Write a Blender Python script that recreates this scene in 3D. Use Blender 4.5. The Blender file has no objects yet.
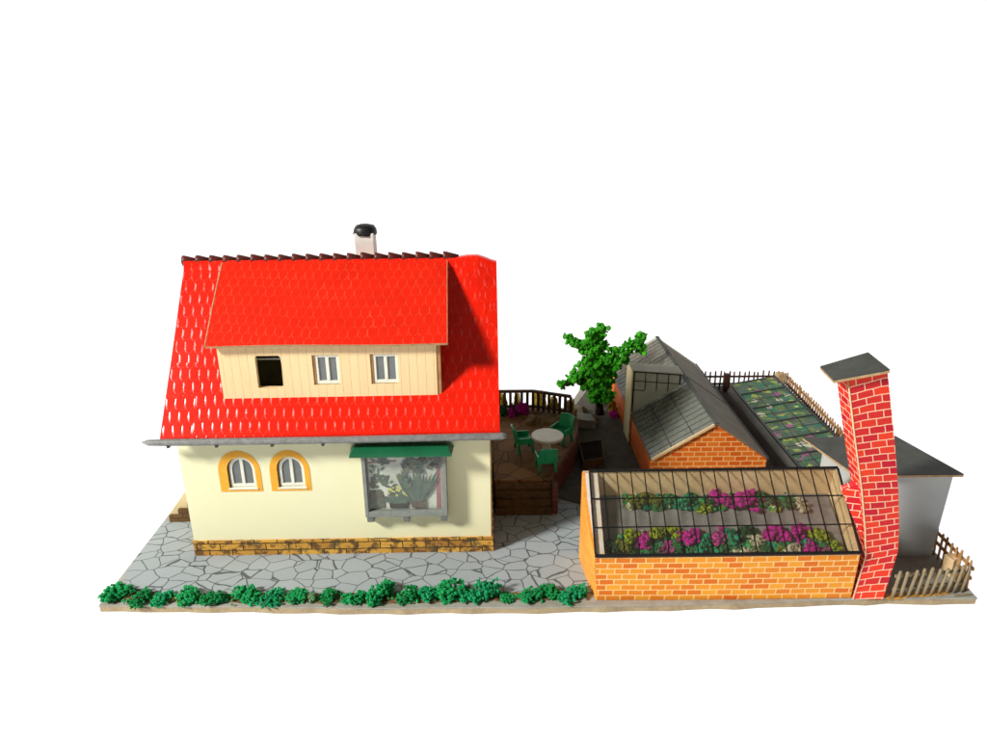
import bpy, bmesh, math, random
from mathutils import Vector, Matrix, noise as mnoise

# ------------------------------------------------------------------ camera, light, exposure
S = bpy.context.scene
COL = S.collection
cam_d = bpy.data.cameras.new("camera")
cam_d.sensor_width = 36.0
cam_d.lens = 728.0 / 987.0 * 36.0
cam_d.clip_start = 0.05
cam_d.clip_end = 200
cam = bpy.data.objects.new("camera", cam_d)
COL.objects.link(cam)
cam.matrix_world = (Matrix.Translation((0, -2.33, 1.856))
                    @ Matrix.Rotation(math.radians(90 - 20.7), 4, 'X')
                    @ Matrix.Rotation(math.radians(-0.55), 4, 'Z'))
S.camera = cam

W = bpy.data.worlds.new("World")
S.world = W
W.use_nodes = True
W.node_tree.nodes["Background"].inputs[0].default_value = (1.0, 0.98, 0.95, 1)
W.node_tree.nodes["Background"].inputs[1].default_value = 0.10


def area_lamp(name, loc, target, shape, sx, sy, power, color):
    d = bpy.data.lights.new(name, 'AREA')
    d.shape = shape
    d.size = sx
    if shape in ('RECTANGLE', 'ELLIPSE'):
        d.size_y = sy
    d.energy = power
    d.color = color
    o = bpy.data.objects.new(name, d)
    COL.objects.link(o)
    o.location = loc
    o.rotation_euler = (Vector(target) - Vector(loc)).to_track_quat('-Z', 'Y').to_euler()
    return o


KD = Vector((-0.86, -0.51, 0.67)).normalized()
KT = Vector((0.0, 0.6, 0.3))
area_lamp("key_lamp", KT + KD * 14.0, KT, 'DISK', 2.3, 0, 2850, (1.0, 0.965, 0.90))
# added lamps below and behind the translucent sheet, washing the ground white and shadowless
area_lamp("added_table_wash", (0, 4, -2.0), (0, 4, 0), 'RECTANGLE', 76, 30, 10450, (1, 1, 1))
area_lamp("added_backdrop_wash", (0, 13.0, 3), (0, 0, 3), 'RECTANGLE', 76, 18, 4940, (1, 1, 1))

vs = S.view_settings
vs.view_transform = 'Standard'
vs.look = 'None'
vs.exposure = 0
vs.gamma = 1
S.cycles.use_denoising = True
S.cycles.max_bounces = 8
S.cycles.transparent_max_bounces = 16
S.cycles.sample_clamp_indirect = 4


# ------------------------------------------------------------------ node helpers
class NT:
    def __init__(self, name):
        self.m = bpy.data.materials.new(name)
        self.m.use_nodes = True
        self.t = self.m.node_tree
        self.b = self.t.nodes["Principled BSDF"]
        self.out = self.t.nodes["Material Output"]

    def new(self, ty):
        return self.t.nodes.new(ty)

    def put(self, sock, v):
        if hasattr(v, 'is_output'):
            self.t.links.new(v, sock)
        elif isinstance(v, tuple) and len(v) == 3 and sock.type == 'RGBA':
            sock.default_value = (*v, 1)
        else:
            sock.default_value = v

    def math(self, op, a, b=None, c=None, clamp=False):
        n = self.new("ShaderNodeMath")
        n.operation = op
        n.use_clamp = clamp
        for i, v in enumerate((a, b, c)):
            if v is not None:
                self.put(n.inputs[i], v)
        return n.outputs[0]

    def mix(self, f, a, b, mode='MIX'):
        n = self.new("ShaderNodeMix")
        n.data_type = 'RGBA'
        n.blend_type = mode
        self.put(n.inputs[0], f)
        self.put(n.inputs[6], a)
        self.put(n.inputs[7], b)
        return n.outputs[2]

    def ramp(self, f, lo, hi):
        n = self.new("ShaderNodeMapRange")
        n.clamp = True
        self.put(n.inputs[0], f)
        n.inputs[1].default_value = lo
        n.inputs[2].default_value = hi
        return n.outputs[0]

    def uv(self):
        n = self.new("ShaderNodeUVMap")
        n.uv_map = "UVMap"
        return n.outputs[0]

    def obj(self):
        return self.new("ShaderNodeTexCoord").outputs['Object']

    def sep(self, v):
        n = self.new("ShaderNodeSeparateXYZ")
        self.put(n.inputs[0], v)
        return n.outputs

    def noise(self, vec, scale, detail=4, rough=0.55, dist=0):
        n = self.new("ShaderNodeTexNoise")
        self.put(n.inputs['Vector'], vec)
        n.inputs['Scale'].default_value = scale
        n.inputs['Detail'].default_value = detail
        n.inputs['Roughness'].default_value = rough
        n.inputs['Distortion'].default_value = dist
        return n.outputs

    def voro(self, vec, scale, feature='F1', rnd=1.0):
        n = self.new("ShaderNodeTexVoronoi")
        n.feature = feature
        self.put(n.inputs['Vector'], vec)
        n.inputs['Scale'].default_value = scale
        n.inputs['Randomness'].default_value = rnd
        return n.outputs

    def colramp(self, f, stops, const=False):
        n = self.new("ShaderNodeValToRGB")
        r = n.color_ramp
        if const:
            r.interpolation = 'CONSTANT'
        while len(r.elements) > 1:
            r.elements.remove(r.elements[-1])
        r.elements[0].position = stops[0][0]
        r.elements[0].color = (*stops[0][1], 1)
        for p, c in stops[1:]:
            e = r.elements.new(p)
            e.color = (*c, 1)
        self.put(n.inputs[0], f)
        return n.outputs[0]

    def bump(self, h, strength=0.3, dist=0.01):
        n = self.new("ShaderNodeBump")
        n.inputs['Strength'].default_value = strength
        n.inputs['Distance'].default_value = dist
        self.put(n.inputs['Height'], h)
        self.t.links.new(n.outputs[0], self.b.inputs['Normal'])

    def done(self, color=None, rough=0.6, spec=0.3):
        if color is not None:
            self.put(self.b.inputs['Base Color'], color)
        self.put(self.b.inputs['Roughness'], rough)
        self.b.inputs['Specular IOR Level'].default_value = spec
        return self.m


def plain(name, c, rough=0.6, spec=0.3, var=0.15, scale=18, bump=0.15, bscale=120, c2=None):
    n = NT(name)
    o = n.obj()
    f = n.noise(o, scale, 6, 0.65)[0]
    d = c2 if c2 else tuple(x * (1 - 2.2 * var) for x in c)
    col = n.mix(n.ramp(f, 0.35, 0.75), c, d)
    if bump:
        n.bump(n.noise(o, bscale, 3)[0], bump, 0.004)
    return n.done(col, rough, spec)


def brick(name, c1, c2, mortar, bw, bh, ms, rough=0.6, spec=0.25, blot=0.25, shift=(0, 0), grime=None):
    n = NT(name)
    uv = n.uv()
    mp = n.new("ShaderNodeMapping")
    n.put(mp.inputs[0], uv)
    mp.inputs[1].default_value = (shift[0], shift[1], 0)
    wob = n.noise(mp.outputs[0], 30, 2)
    add = n.new("ShaderNodeVectorMath")
    add.operation = 'MULTIPLY_ADD'
    n.put(add.inputs[0], wob[1])
    add.inputs[1].default_value = (0.0045, 0.0045, 0)
    n.put(add.inputs[2], mp.outputs[0])
    b = n.new("ShaderNodeTexBrick")
    n.put(b.inputs['Vector'], add.outputs[0])
    b.inputs['Scale'].default_value = 1
    b.inputs['Brick Width'].default_value = bw
    b.inputs['Row Height'].default_value = bh
    b.inputs['Mortar Size'].default_value = ms
    b.inputs['Mortar Smooth'].default_value = 0.2
    b.inputs['Bias'].default_value = 0.0
    n.put(b.inputs['Color1'], c1)
    n.put(b.inputs['Color2'], c2)
    n.put(b.inputs['Mortar'], mortar)
    f = n.noise(uv, 45, 5, 0.7)[0]
    col = n.mix(n.math('MULTIPLY', n.ramp(f, 0.45, 0.8), blot), b.outputs[0], c2)
    f2 = n.noise(uv, 160, 3, 0.7)[0]
    col = n.mix(n.math('MULTIPLY', n.ramp(f2, 0.6, 0.8), 0.15), col, mortar)
    if grime:
        f3 = n.noise(n.obj(), 7, 5, 0.7)[0]
        col = n.mix(n.math('MULTIPLY', n.ramp(f3, 0.5, 0.75), 0.6), col, grime)
    n.bump(b.outputs[1], -0.15, 0.003)
    return n.done(col, rough, spec)


def tile_mat(name, base, tw, th, edge, edge_amt, gloss_and_glints):  # gloss_and_glints adds the painted glint strokes and a glossier finish
    """scalloped plain tiles embossed in glossy paper"""
    n = NT(name)
    uv = n.uv()
    wob = n.noise(uv, 14, 2)
    ad = n.new("ShaderNodeVectorMath")
    ad.operation = 'MULTIPLY_ADD'
    n.put(ad.inputs[0], wob[1])
    ad.inputs[1].default_value = (0.007, 0.007, 0)
    n.put(ad.inputs[2], uv)
    s = n.sep(ad.outputs[0])
    v = n.math('DIVIDE', s[1], th)
    row = n.math('FLOOR', v)
    fv = n.math('FRACT', v)
    u = n.math('ADD', n.math('DIVIDE', s[0], tw), n.math('MULTIPLY', n.math('MODULO', row, 2.0), 0.5))
    fu = n.math('SUBTRACT', n.math('FRACT', u), 0.5)
    a = n.math('ABSOLUTE', n.math('MULTIPLY', fu, 2.0))
    e = n.math('MULTIPLY', n.math('POWER', a, 3.0), 0.42)
    dd = n.math('SUBTRACT', fv, e)
    inside = n.ramp(dd, -0.03, 0.05)
    h = n.math('MULTIPLY', n.math('MULTIPLY', inside, n.math('SUBTRACT', 1.15, fv)), 0.30)
    gap = n.math('MULTIPLY', n.math('MULTIPLY', n.ramp(a, 0.80, 1.0), n.ramp(dd, 0.0, 0.1)), n.ramp(fv, 0.95, 0.75))
    h = n.math('SUBTRACT', h, n.math('MULTIPLY', gap, 0.9))
    h = n.math('ADD', h, n.math('MULTIPLY', n.math('SUBTRACT', 1.0, n.math('POWER', a, 2.0)), 0.05))
    grain = n.noise(uv, 90, 4, 0.6)[0]
    h = n.math('ADD', h, n.math('MULTIPLY', grain, 0.22))
    # pale printed lines along the tile edges, rubbed white in patches
    line = n.math('MULTIPLY', n.ramp(n.math('ABSOLUTE', dd), 0.09, 0.0), n.ramp(a, 0.15, 0.7))
    line = n.math('MAXIMUM', line, n.math('MULTIPLY', gap, 0.7))
    patch = n.ramp(n.noise(uv, 9, 5, 0.7)[0], 0.42, 0.66)
    line = n.math('MULTIPLY', line, n.math('MULTIPLY_ADD', patch, edge_amt, edge_amt * 0.35))
    tone = n.ramp(n.noise(uv, 7, 6, 0.72)[0], 0.38, 0.68)
    col = n.mix(n.math('MULTIPLY', tone, 0.8), base, tuple(x * 0.78 for x in base))
    col = n.mix(line, col, edge)
    if gloss_and_glints:
        # pale strokes painted as glints on the tile sides, fading out to the right
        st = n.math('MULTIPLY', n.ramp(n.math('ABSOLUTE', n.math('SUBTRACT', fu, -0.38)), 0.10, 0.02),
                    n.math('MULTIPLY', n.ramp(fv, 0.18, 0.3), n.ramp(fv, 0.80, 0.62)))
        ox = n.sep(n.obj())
        glint_mask = n.math('MULTIPLY', n.ramp(n.math('ADD', ox[0], n.math('MULTIPLY', ox[2], -0.25)), 0.62, -0.95),
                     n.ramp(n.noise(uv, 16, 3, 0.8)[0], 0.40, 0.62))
        col = n.mix(n.math('MULTIPLY', n.math('MULTIPLY', st, glint_mask), 0.75), col, (0.95, 0.72, 0.66))
    n.bump(h, 0.19 if gloss_and_glints else 0.16, 0.005)
    n.b.inputs['Coat Weight'].default_value = 0.0
    return n.done(col, 0.22 if gloss_and_glints else 0.5, 0.36 if gloss_and_glints else 0.2)


def glass_mat(name, tint, dust, dustcol, gloss=0.06, rough=0.08, streak=0.0):
    n = NT(name)
    t = n.t
    tr = n.new("ShaderNodeBsdfTransparent")
    tr.inputs[0].default_value = (*tint, 1)
    gl = n.new("ShaderNodeBsdfGlossy")
    gl.inputs['Roughness'].default_value = rough
    df = n.new("ShaderNodeBsdfDiffuse")
    df.inputs[0].default_value = (*dustcol, 1)
    tl_ = n.new("ShaderNodeBsdfTranslucent")
    tl_.inputs[0].default_value = (*dustcol, 1)
    md_ = n.new("ShaderNodeMixShader")
    md_.inputs[0].default_value = 0.55
    t.links.new(df.outputs[0], md_.inputs[1])
    t.links.new(tl_.outputs[0], md_.inputs[2])
    m1 = n.new("ShaderNodeMixShader")
    f = n.noise(n.uv(), 9, 4, 0.6)[0]
    fac = n.math('MULTIPLY', n.ramp(f, -0.6, 1.6), dust * 2, clamp=True)
    if streak:
        g = n.noise(n.uv(), 60, 6, 0.8, 1.5)[0]
        fac = n.math('ADD', fac, n.math('MULTIPLY', n.ramp(g, 0.63, 0.75), streak), clamp=True)
    n.put(m1.inputs[0], fac)
    t.links.new(tr.outputs[0], m1.inputs[1])
    t.links.new(md_.outputs[0], m1.inputs[2])
    m2 = n.new("ShaderNodeMixShader")
    m2.inputs[0].default_value = gloss
    t.links.new(m1.outputs[0], m2.inputs[1])
    t.links.new(gl.outputs[0], m2.inputs[2])
    t.links.new(m2.outputs[0], n.out.inputs[0])
    return n.m


def foam(name, c, c2):
    n = NT(name)
    o = n.obj()
    f = n.noise(o, 3.2, 4, 0.6)[0]
    col = n.mix(n.ramp(f, 0.38, 0.66), c, c2)
    g = n.voro(o, 9.0)
    col = n.mix(n.math('MULTIPLY', n.ramp(n.sep(g[1])[0], 0.5, 1.0), 0.4), col, tuple(min(1, x * 1.5 + 0.01) for x in c))
    n.bump(n.noise(o, 14, 4, 0.7)[0], 0.6, 0.1)
    return n.done(col, 0.85, 0.12)


# ------------------------------------------------------------------ materials
M = {}
# white sheet made translucent so the added lamps shine through and drown shadows
n = NT("white_acrylic")
tl = n.new("ShaderNodeBsdfTranslucent")
tl.inputs[0].default_value = (0.95, 0.95, 0.95, 1)
df = n.new("ShaderNodeBsdfDiffuse")
df.inputs[0].default_value = (0.9, 0.9, 0.9, 1)
mx = n.new("ShaderNodeMixShader")
mx.inputs[0].default_value = 0.35
n.t.links.new(tl.outputs[0], mx.inputs[1])
n.t.links.new(df.outputs[0], mx.inputs[2])
n.t.links.new(mx.outputs[0], n.out.inputs[0])
M['acrylic'] = n.m

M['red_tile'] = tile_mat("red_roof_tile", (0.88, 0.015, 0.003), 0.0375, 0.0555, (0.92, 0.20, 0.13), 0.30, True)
M['red_tile_matt'] = tile_mat("red_dormer_tile", (0.88, 0.018, 0.003), 0.0372, 0.0475, (0.95, 0.24, 0.10), 0.36, False)
M['ridge'] = plain("dark_ridge_tile", (0.13, 0.022, 0.014), 0.45, 0.4, 0.2, 30)
M['card_edge'] = plain("card_edge", (0.62, 0.42, 0.22), 0.9, 0.1, 0.2, 40)
M['brown_edge'] = plain("brown_card_edge", (0.30, 0.15, 0.05), 0.9, 0.1, 0.25, 30)
M['gutter'] = plain("grey_gutter", (0.17, 0.175, 0.17), 0.5, 0.35, 0.25, 60, 0.4, c2=(0.30, 0.30, 0.29))
M['gutter_dark'] = plain("gutter_bracket", (0.06, 0.06, 0.06), 0.5, 0.3)
M['black'] = plain("black_paint", (0.012, 0.012, 0.012), 0.45, 0.4, 0.1, 20)
M['inside'] = plain("dark_card_inside", (0.025, 0.018, 0.015), 0.95, 0.05)
M['white_render'] = plain("white_chimney", (0.80, 0.80, 0.74), 0.7, 0.2, 0.05, 20)

# cream wall with faint dirt
n = NT("cream_plaster")
o = n.obj()
f1 = n.noise(o, 3.0, 5, 0.6)[0]
col = n.mix(n.ramp(f1, 0.3, 0.75), (0.87, 0.855, 0.59), (0.86, 0.825, 0.52))
f2 = n.noise(o, 38, 5, 0.75)[0]
col = n.mix(n.math('MULTIPLY', n.ramp(f2, 0.66, 0.80), 0.45), col, (0.55, 0.46, 0.25))
n.bump(n.noise(o, 150, 3)[0], 0.12, 0.003)
M['cream'] = n.done(col, 0.6, 0.25)

# dormer planks
n = NT("pale_planks")
uv = n.uv()
s = n.sep(uv)
uu = n.math('DIVIDE', s[0], 0.0335)
fu = n.math('ABSOLUTE', n.math('SUBTRACT', n.math('FRACT', uu), 0.5))
groove = n.ramp(fu, 0.445, 0.495)
wn = n.new("ShaderNodeTexWhiteNoise")
wn.noise_dimensions = '1D'
n.put(wn.inputs['W'], n.math('FLOOR', uu))
mp = n.new("ShaderNodeMapping")
n.put(mp.inputs[0], uv)
mp.inputs[3].default_value = (90, 8, 1)
gr = n.noise(mp.outputs[0], 1.0, 5, 0.6)[0]
col = n.mix(n.math('MULTIPLY', wn.outputs[0], 0.6), (0.88, 0.68, 0.38), (0.86, 0.63, 0.34))
col = n.mix(n.math('MULTIPLY', n.ramp(gr, 0.5, 0.8), 0.3), col, (0.70, 0.48, 0.24))
brk = n.ramp(n.noise(uv, 26, 4, 0.7)[0], 0.35, 0.65)
col = n.mix(n.math('MULTIPLY', groove, n.math('MULTIPLY_ADD', brk, 0.45, 0.25)), col, (0.50, 0.31, 0.12))
n.bump(n.math('MULTIPLY', groove, -1.0), 0.25, 0.003)
M['planks'] = n.done(col, 0.6, 0.25)

M['orange_paint'] = plain("ochre_surround", (0.90, 0.46, 0.05), 0.6, 0.25, 0.08, 30, c2=(0.86, 0.38, 0.03))
M['window_white'] = plain("window_frame_white", (0.83, 0.84, 0.72), 0.5, 0.35, 0.06, 30)
M['pane_grey'] = plain("grey_pane", (0.16, 0.175, 0.175), 0.22, 0.5, 0.12, 12, 0.05)
M['frame_grey'] = plain("grey_plastic_frame", (0.27, 0.29, 0.265), 0.5, 0.35, 0.15, 30, c2=(0.20, 0.215, 0.20))
M['awning'] = plain("green_awning", (0.01, 0.135, 0.055), 0.35, 0.35, 0.12, 14, 0.05, c2=(0.007, 0.095, 0.036))
M['chair'] = plain("green_chair_plastic", (0.01, 0.34, 0.13), 0.38, 0.4, 0.1, 20, 0.05)
M['table_white'] = plain("cream_table_top", (0.72, 0.66, 0.54), 0.45, 0.35, 0.06, 20)

# plinth: irregular ochre and brown stones
n = NT("plinth_stone")
uv = n.uv()
wob = n.noise(uv, 26, 2)
ad = n.new("ShaderNodeVectorMath")
ad.operation = 'MULTIPLY_ADD'
n.put(ad.inputs[0], wob[1])
ad.inputs[1].default_value = (0.012, 0.006, 0)
n.put(ad.inputs[2], uv)
b = n.new("ShaderNodeTexBrick")
n.put(b.inputs['Vector'], ad.outputs[0])
b.inputs['Scale'].default_value = 1
b.inputs['Brick Width'].default_value = 0.098
b.inputs['Row Height'].default_value = 0.034
b.inputs['Mortar Size'].default_value = 0.0024
b.inputs['Bias'].default_value = -0.1
b.inputs['Color1'].default_value = (0.74, 0.41, 0.07, 1)
b.inputs['Color2'].default_value = (0.40, 0.17, 0.035, 1)
b.inputs['Mortar'].default_value = (0.05, 0.035, 0.018, 1)
f = n.noise(uv, 24, 5, 0.6)[0]
col = n.mix(n.ramp(f, 0.49, 0.58), b.outputs[0], (0.17, 0.09, 0.035))
g = n.noise(uv, 9, 3, 0.6)[0]
col = n.mix(n.math('MULTIPLY', n.ramp(g, 0.58, 0.64), 0.75), col, (0.10, 0.09, 0.05))
col = n.mix(n.math('MULTIPLY', b.outputs[1], 0.9), col, (0.05, 0.035, 0.018))
M['plinth'] = n.done(col, 0.7, 0.2)

# crazy paving
n = NT("crazy_paving")
o = n.obj()
w = n.noise(o, 5, 3)
ad = n.new("ShaderNodeVectorMath")
ad.operation = 'MULTIPLY_ADD'
n.put(ad.inputs[0], w[1])
ad.inputs[1].default_value = (0.065, 0.065, 0)
n.put(ad.inputs[2], o)
sq = n.new("ShaderNodeMapping")
n.put(sq.inputs[0], ad.outputs[0])
sq.inputs[3].default_value = (0.86, 1.12, 0)
e = n.voro(sq.outputs[0], 13.5, 'DISTANCE_TO_EDGE', 0.86)[0]
wn_ = n.noise(o, 18, 3)[0]
e2 = n.math('SUBTRACT', e, n.math('MULTIPLY', wn_, 0.034))
line = n.ramp(e2, 0.012, 0.002)
cell = n.voro(sq.outputs[0], 13.5, 'F1', 0.86)[1]
cv = n.sep(cell)[0]
col = n.mix(cv, (0.325, 0.368, 0.392), (0.355, 0.398, 0.420))
st = n.noise(o, 4.0, 6, 0.7)[0]
col = n.mix(n.math('MULTIPLY', n.ramp(st, 0.56, 0.74), 0.35), col, (0.32, 0.31, 0.25))
sp = n.noise(o, 70, 4, 0.7)[0]
col = n.mix(n.math('MULTIPLY', n.ramp(sp, 0.64, 0.78), 0.4), col, (0.30, 0.28, 0.22))
col = n.mix(n.math('MULTIPLY', line, 0.85), col, (0.055, 0.065, 0.06))
n.bump(n.math('MULTIPLY', line, -1.0), 0.2, 0.004)
M['paving'] = n.done(col, 0.65, 0.25)

M['board_top'] = plain("grey_board_top", (0.40, 0.40, 0.36), 0.8, 0.15, 0.2, 14, 0.3, c2=(0.29, 0.26, 0.20))
M['board_edge'] = plain("fibre_board_edge", (0.46, 0.36, 0.22), 0.9, 0.1, 0.2, 22, 0.6, c2=(0.30, 0.23, 0.15))
M['earth'] = plain("brown_earth", (0.22, 0.13, 0.065), 0.95, 0.05, 0.3, 30, 0.8, 80, c2=(0.09, 0.07, 0.03))
M['yard'] = plain("dark_yard", (0.12, 0.115, 0.10), 0.8, 0.15, 0.2, 16, 0.3, c2=(0.075, 0.06, 0.045))
M['terrace_wall'] = brick("terrace_wall_stone", (0.20, 0.045, 0.03), (0.11, 0.03, 0.02), (0.05, 0.03, 0.02), 0.06, 0.025, 0.003)
M['step'] = plain("brown_step", (0.14, 0.075, 0.03), 0.7, 0.2, 0.25, 40)
n = NT("brown_terrace_stone")
o = n.obj()
e = n.voro(o, 11.0, 'DISTANCE_TO_EDGE', 1.0)[0]
c = n.voro(o, 11.0, 'F1', 1.0)[1]
col = n.mix(n.sep(c)[0], (0.27, 0.125, 0.04), (0.17, 0.082, 0.03))
col = n.mix(n.ramp(e, 0.035, 0.01), col, (0.06, 0.035, 0.02))
M['terrace'] = n.done(col, 0.75, 0.2)
M['beige_card'] = plain("beige_card", (0.72, 0.58, 0.34), 0.75, 0.2, 0.12, 10, 0.1)
M['pale_door'] = plain("pale_door_card", (0.78, 0.66, 0.38), 0.7, 0.2, 0.1, 12, 0.1)
M['brown_stone'] = brick("brown_stair_stone", (0.17, 0.09, 0.03), (0.09, 0.05, 0.02), (0.05, 0.03, 0.015), 0.05, 0.028, 0.002)

M['brick_front'] = brick("orange_brick_bright", (0.86, 0.36, 0.022), (0.70, 0.145, 0.006), (0.92, 0.60, 0.24), 0.0575, 0.0268, 0.0026, blot=0.08)
M['brick_side'] = brick("orange_brick_plain", (0.90, 0.38, 0.06), (0.84, 0.30, 0.035), (0.90, 0.44, 0.11), 0.0575, 0.0268, 0.0015, blot=0.5)
M['brick_rear'] = brick("orange_brick_deep", (0.80, 0.20, 0.02), (0.66, 0.105, 0.008), (0.88, 0.50, 0.18), 0.058, 0.0265, 0.0030, blot=0.15)
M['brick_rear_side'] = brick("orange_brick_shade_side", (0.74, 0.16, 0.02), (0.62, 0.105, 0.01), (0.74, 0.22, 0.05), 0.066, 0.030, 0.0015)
M['brick_red'] = brick("red_brick_print", (0.86, 0.048, 0.014), (0.54, 0.005, 0.026), (0.95, 0.60, 0.40), 0.056, 0.0285, 0.0020, blot=0.08)
M['mortar_edge'] = plain("pale_corner_fold", (0.92, 0.58, 0.36), 0.7, 0.2, 0.1, 30)
M['felt'] = plain("dark_roof_felt", (0.085, 0.088, 0.078), 0.75, 0.25, 0.15, 12, 0.35, 150, c2=(0.055, 0.057, 0.052))
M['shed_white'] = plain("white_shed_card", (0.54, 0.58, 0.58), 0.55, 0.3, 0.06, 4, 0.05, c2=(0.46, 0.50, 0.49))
M['wood_pale'] = plain("pale_stick_wood", (0.34, 0.275, 0.17), 0.75, 0.2, 0.2, 30, 0.3, c2=(0.22, 0.17, 0.10))
M['wood_tan'] = plain("tan_stick_wood", (0.50, 0.27, 0.10), 0.75, 0.2, 0.2, 30, 0.3)
M['wood_dark'] = plain("dark_stick_wood", (0.085, 0.04, 0.025), 0.7, 0.2, 0.2, 30, 0.3)
M['glass_clear'] = glass_mat("clear_acetate", (0.95, 0.95, 0.91), 0.085, (0.52, 0.48, 0.36), 0.04, 0.15, 0.16)
M['glass_dusty'] = glass_mat("dusty_acetate", (0.72, 0.76, 0.68), 0.30, (0.62, 0.65, 0.56), 0.06, 0.2, 0.0)
M['glass_frosted'] = glass_mat("frosted_acetate", (0.6, 0.6, 0.55), 0.45, (0.74, 0.72, 0.61), 0.05, 0.35)
M['bench'] = plain("grey_greenhouse_path", (0.26, 0.25, 0.245), 0.8, 0.2, 0.15, 20, 0.3, c2=(0.17, 0.155, 0.145))
M['inner_card'] = plain("tan_inner_card", (0.78, 0.60, 0.36), 0.8, 0.15, 0.14, 9, 0.1, c2=(0.56, 0.38, 0.18))
M['glue'] = plain("glue_smeared_card", (0.80, 0.62, 0.48), 0.35, 0.4, 0.1, 40, 0.3, c2=(0.85, 0.82, 0.78))

# printed plants under the cold frame glass
n = NT("printed_seedlings")
uv = n.uv()
w = n.noise(uv, 9, 3)
ad = n.new("ShaderNodeVectorMath")
ad.operation = 'MULTIPLY_ADD'
n.put(ad.inputs[0], w[1])
ad.inputs[1].default_value = (0.06, 0.06, 0)
n.put(ad.inputs[2], uv)
c = n.voro(ad.outputs[0], 26)[1]
col = n.colramp(n.sep(c)[0], [(0, (0.05, 0.13, 0.07)), (0.22, (0.03, 0.20, 0.12)), (0.42, (0.16, 0.24, 0.07)), (0.58, (0.10, 0.12, 0.09)),
                              (0.70, (0.42, 0.50, 0.10)), (0.79, (0.34, 0.10, 0.24)), (0.86, (0.11, 0.15, 0.12)), (0.95, (0.62, 0.60, 0.46))], True)
blur = n.noise(uv, 22, 5, 0.7)[0]
col = n.mix(n.math('MULTIPLY', n.ramp(blur, 0.42, 0.66), 0.85), col, (0.065, 0.095, 0.065))
M['seedlings'] = n.done(col, 0.55, 0.12)

# foams
M['f_hedge'] = foam("green_hedge_foam", (0.022, 0.48, 0.14), (0.012, 0.31, 0.09))
M['f_hedge_teal'] = foam("bluish_hedge_foam", (0.022, 0.48, 0.18), (0.012, 0.31, 0.11))
M['f_hedge_dark'] = foam("deep_hedge_foam", (0.018, 0.37, 0.10), (0.012, 0.24, 0.06))
M['f_pale'] = foam("pale_green_foam", (0.30, 0.52, 0.26), (0.14, 0.38, 0.14))
M['f_magenta'] = foam("magenta_foam", (0.74, 0.025, 0.42), (0.55, 0.01, 0.28))
M['f_pink'] = foam("pink_foam", (0.74, 0.09, 0.42), (0.56, 0.04, 0.27))
M['f_lime'] = foam("lime_foam", (0.45, 0.52, 0.02), (0.28, 0.40, 0.01))
M['f_olive'] = foam("olive_foam", (0.22, 0.24, 0.02), (0.12, 0.15, 0.015))
M['f_teal'] = foam("teal_foam", (0.03, 0.42, 0.22), (0.015, 0.27, 0.13))
M['f_green'] = foam("mid_green_foam", (0.04, 0.24, 0.07), (0.02, 0.14, 0.04))
M['f_darkgreen'] = foam("dark_green_foam", (0.035, 0.12, 0.04), (0.02, 0.07, 0.02))
M['f_cream'] = foam("cream_foam", (0.75, 0.70, 0.48), (0.62, 0.58, 0.36))
M['f_yellow'] = foam("yellow_foam", (0.80, 0.60, 0.07), (0.62, 0.45, 0.04))
M['f_tree'] = foam("tree_foam", (0.045, 0.36, 0.012), (0.012, 0.17, 0.008))
M['trunk'] = plain("dark_bark", (0.035, 0.022, 0.014), 0.9, 0.1, 0.3, 40, 0.6)
M['rock'] = plain("brown_rock", (0.26, 0.16, 0.07), 0.85, 0.15, 0.3, 20, 0.7, 60)
M['rock_grey'] = plain("grey_rock", (0.26, 0.22, 0.17), 0.85, 0.15, 0.3, 20, 0.7, 60)
M['p_white'] = plain("print_paper", (0.86, 0.84, 0.79), 0.5, 0.3, 0.06, 9, 0, c2=(0.442, 0.442, 0.408))
M['p_pink'] = plain("print_pink", (0.465, 0.210, 0.225), 0.5, 0.3, 0.12, 30, 0)
M['p_slate'] = plain("print_slate", (0.085, 0.095, 0.095), 0.5, 0.3, 0.2, 30, 0, c2=(0.170, 0.185, 0.175))
M['p_teal'] = plain("print_teal", (0.080, 0.135, 0.125), 0.5, 0.3, 0.2, 40, 0, c2=(0.170, 0.220, 0.200))
M['p_green'] = plain("print_green", (0.120, 0.150, 0.100), 0.5, 0.3, 0.2, 40, 0, c2=(0.225, 0.240, 0.180))
M['p_yellow'] = plain("print_yellow", (0.72, 0.66, 0.28), 0.5, 0.3, 0.1, 40, 0)
M['p_pot'] = plain("print_pot", (0.065, 0.060, 0.055), 0.5, 0.3, 0.15, 40, 0)
M['p_brown'] = plain("print_brown", (0.180, 0.132, 0.114), 0.5, 0.3, 0.15, 40, 0)


def cover_mat(name, cols, scale):
    n = NT(name)
    c = n.voro(n.obj(), scale)[1]
    return n.done(n.colramp(n.sep(c)[0], cols, True), 0.85, 0.1)


M['f_green_cover'] = cover_mat("mixed_green_crumbs", [(0, (0.03, 0.15, 0.05)), (.35, (0.05, 0.26, 0.09)), (.6, (0.16, 0.24, 0.03)), (.75, (0.02, 0.24, 0.12)), (.92, (0.5, 0.5, 0.33))], 24)
M['f_hedge_cover'] = cover_mat("green_kerb_crumbs", [(0, (0.015, 0.24, 0.07)), (.5, (0.02, 0.36, 0.11)), (.85, (0.13, 0.25, 0.06))], 24)


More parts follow.
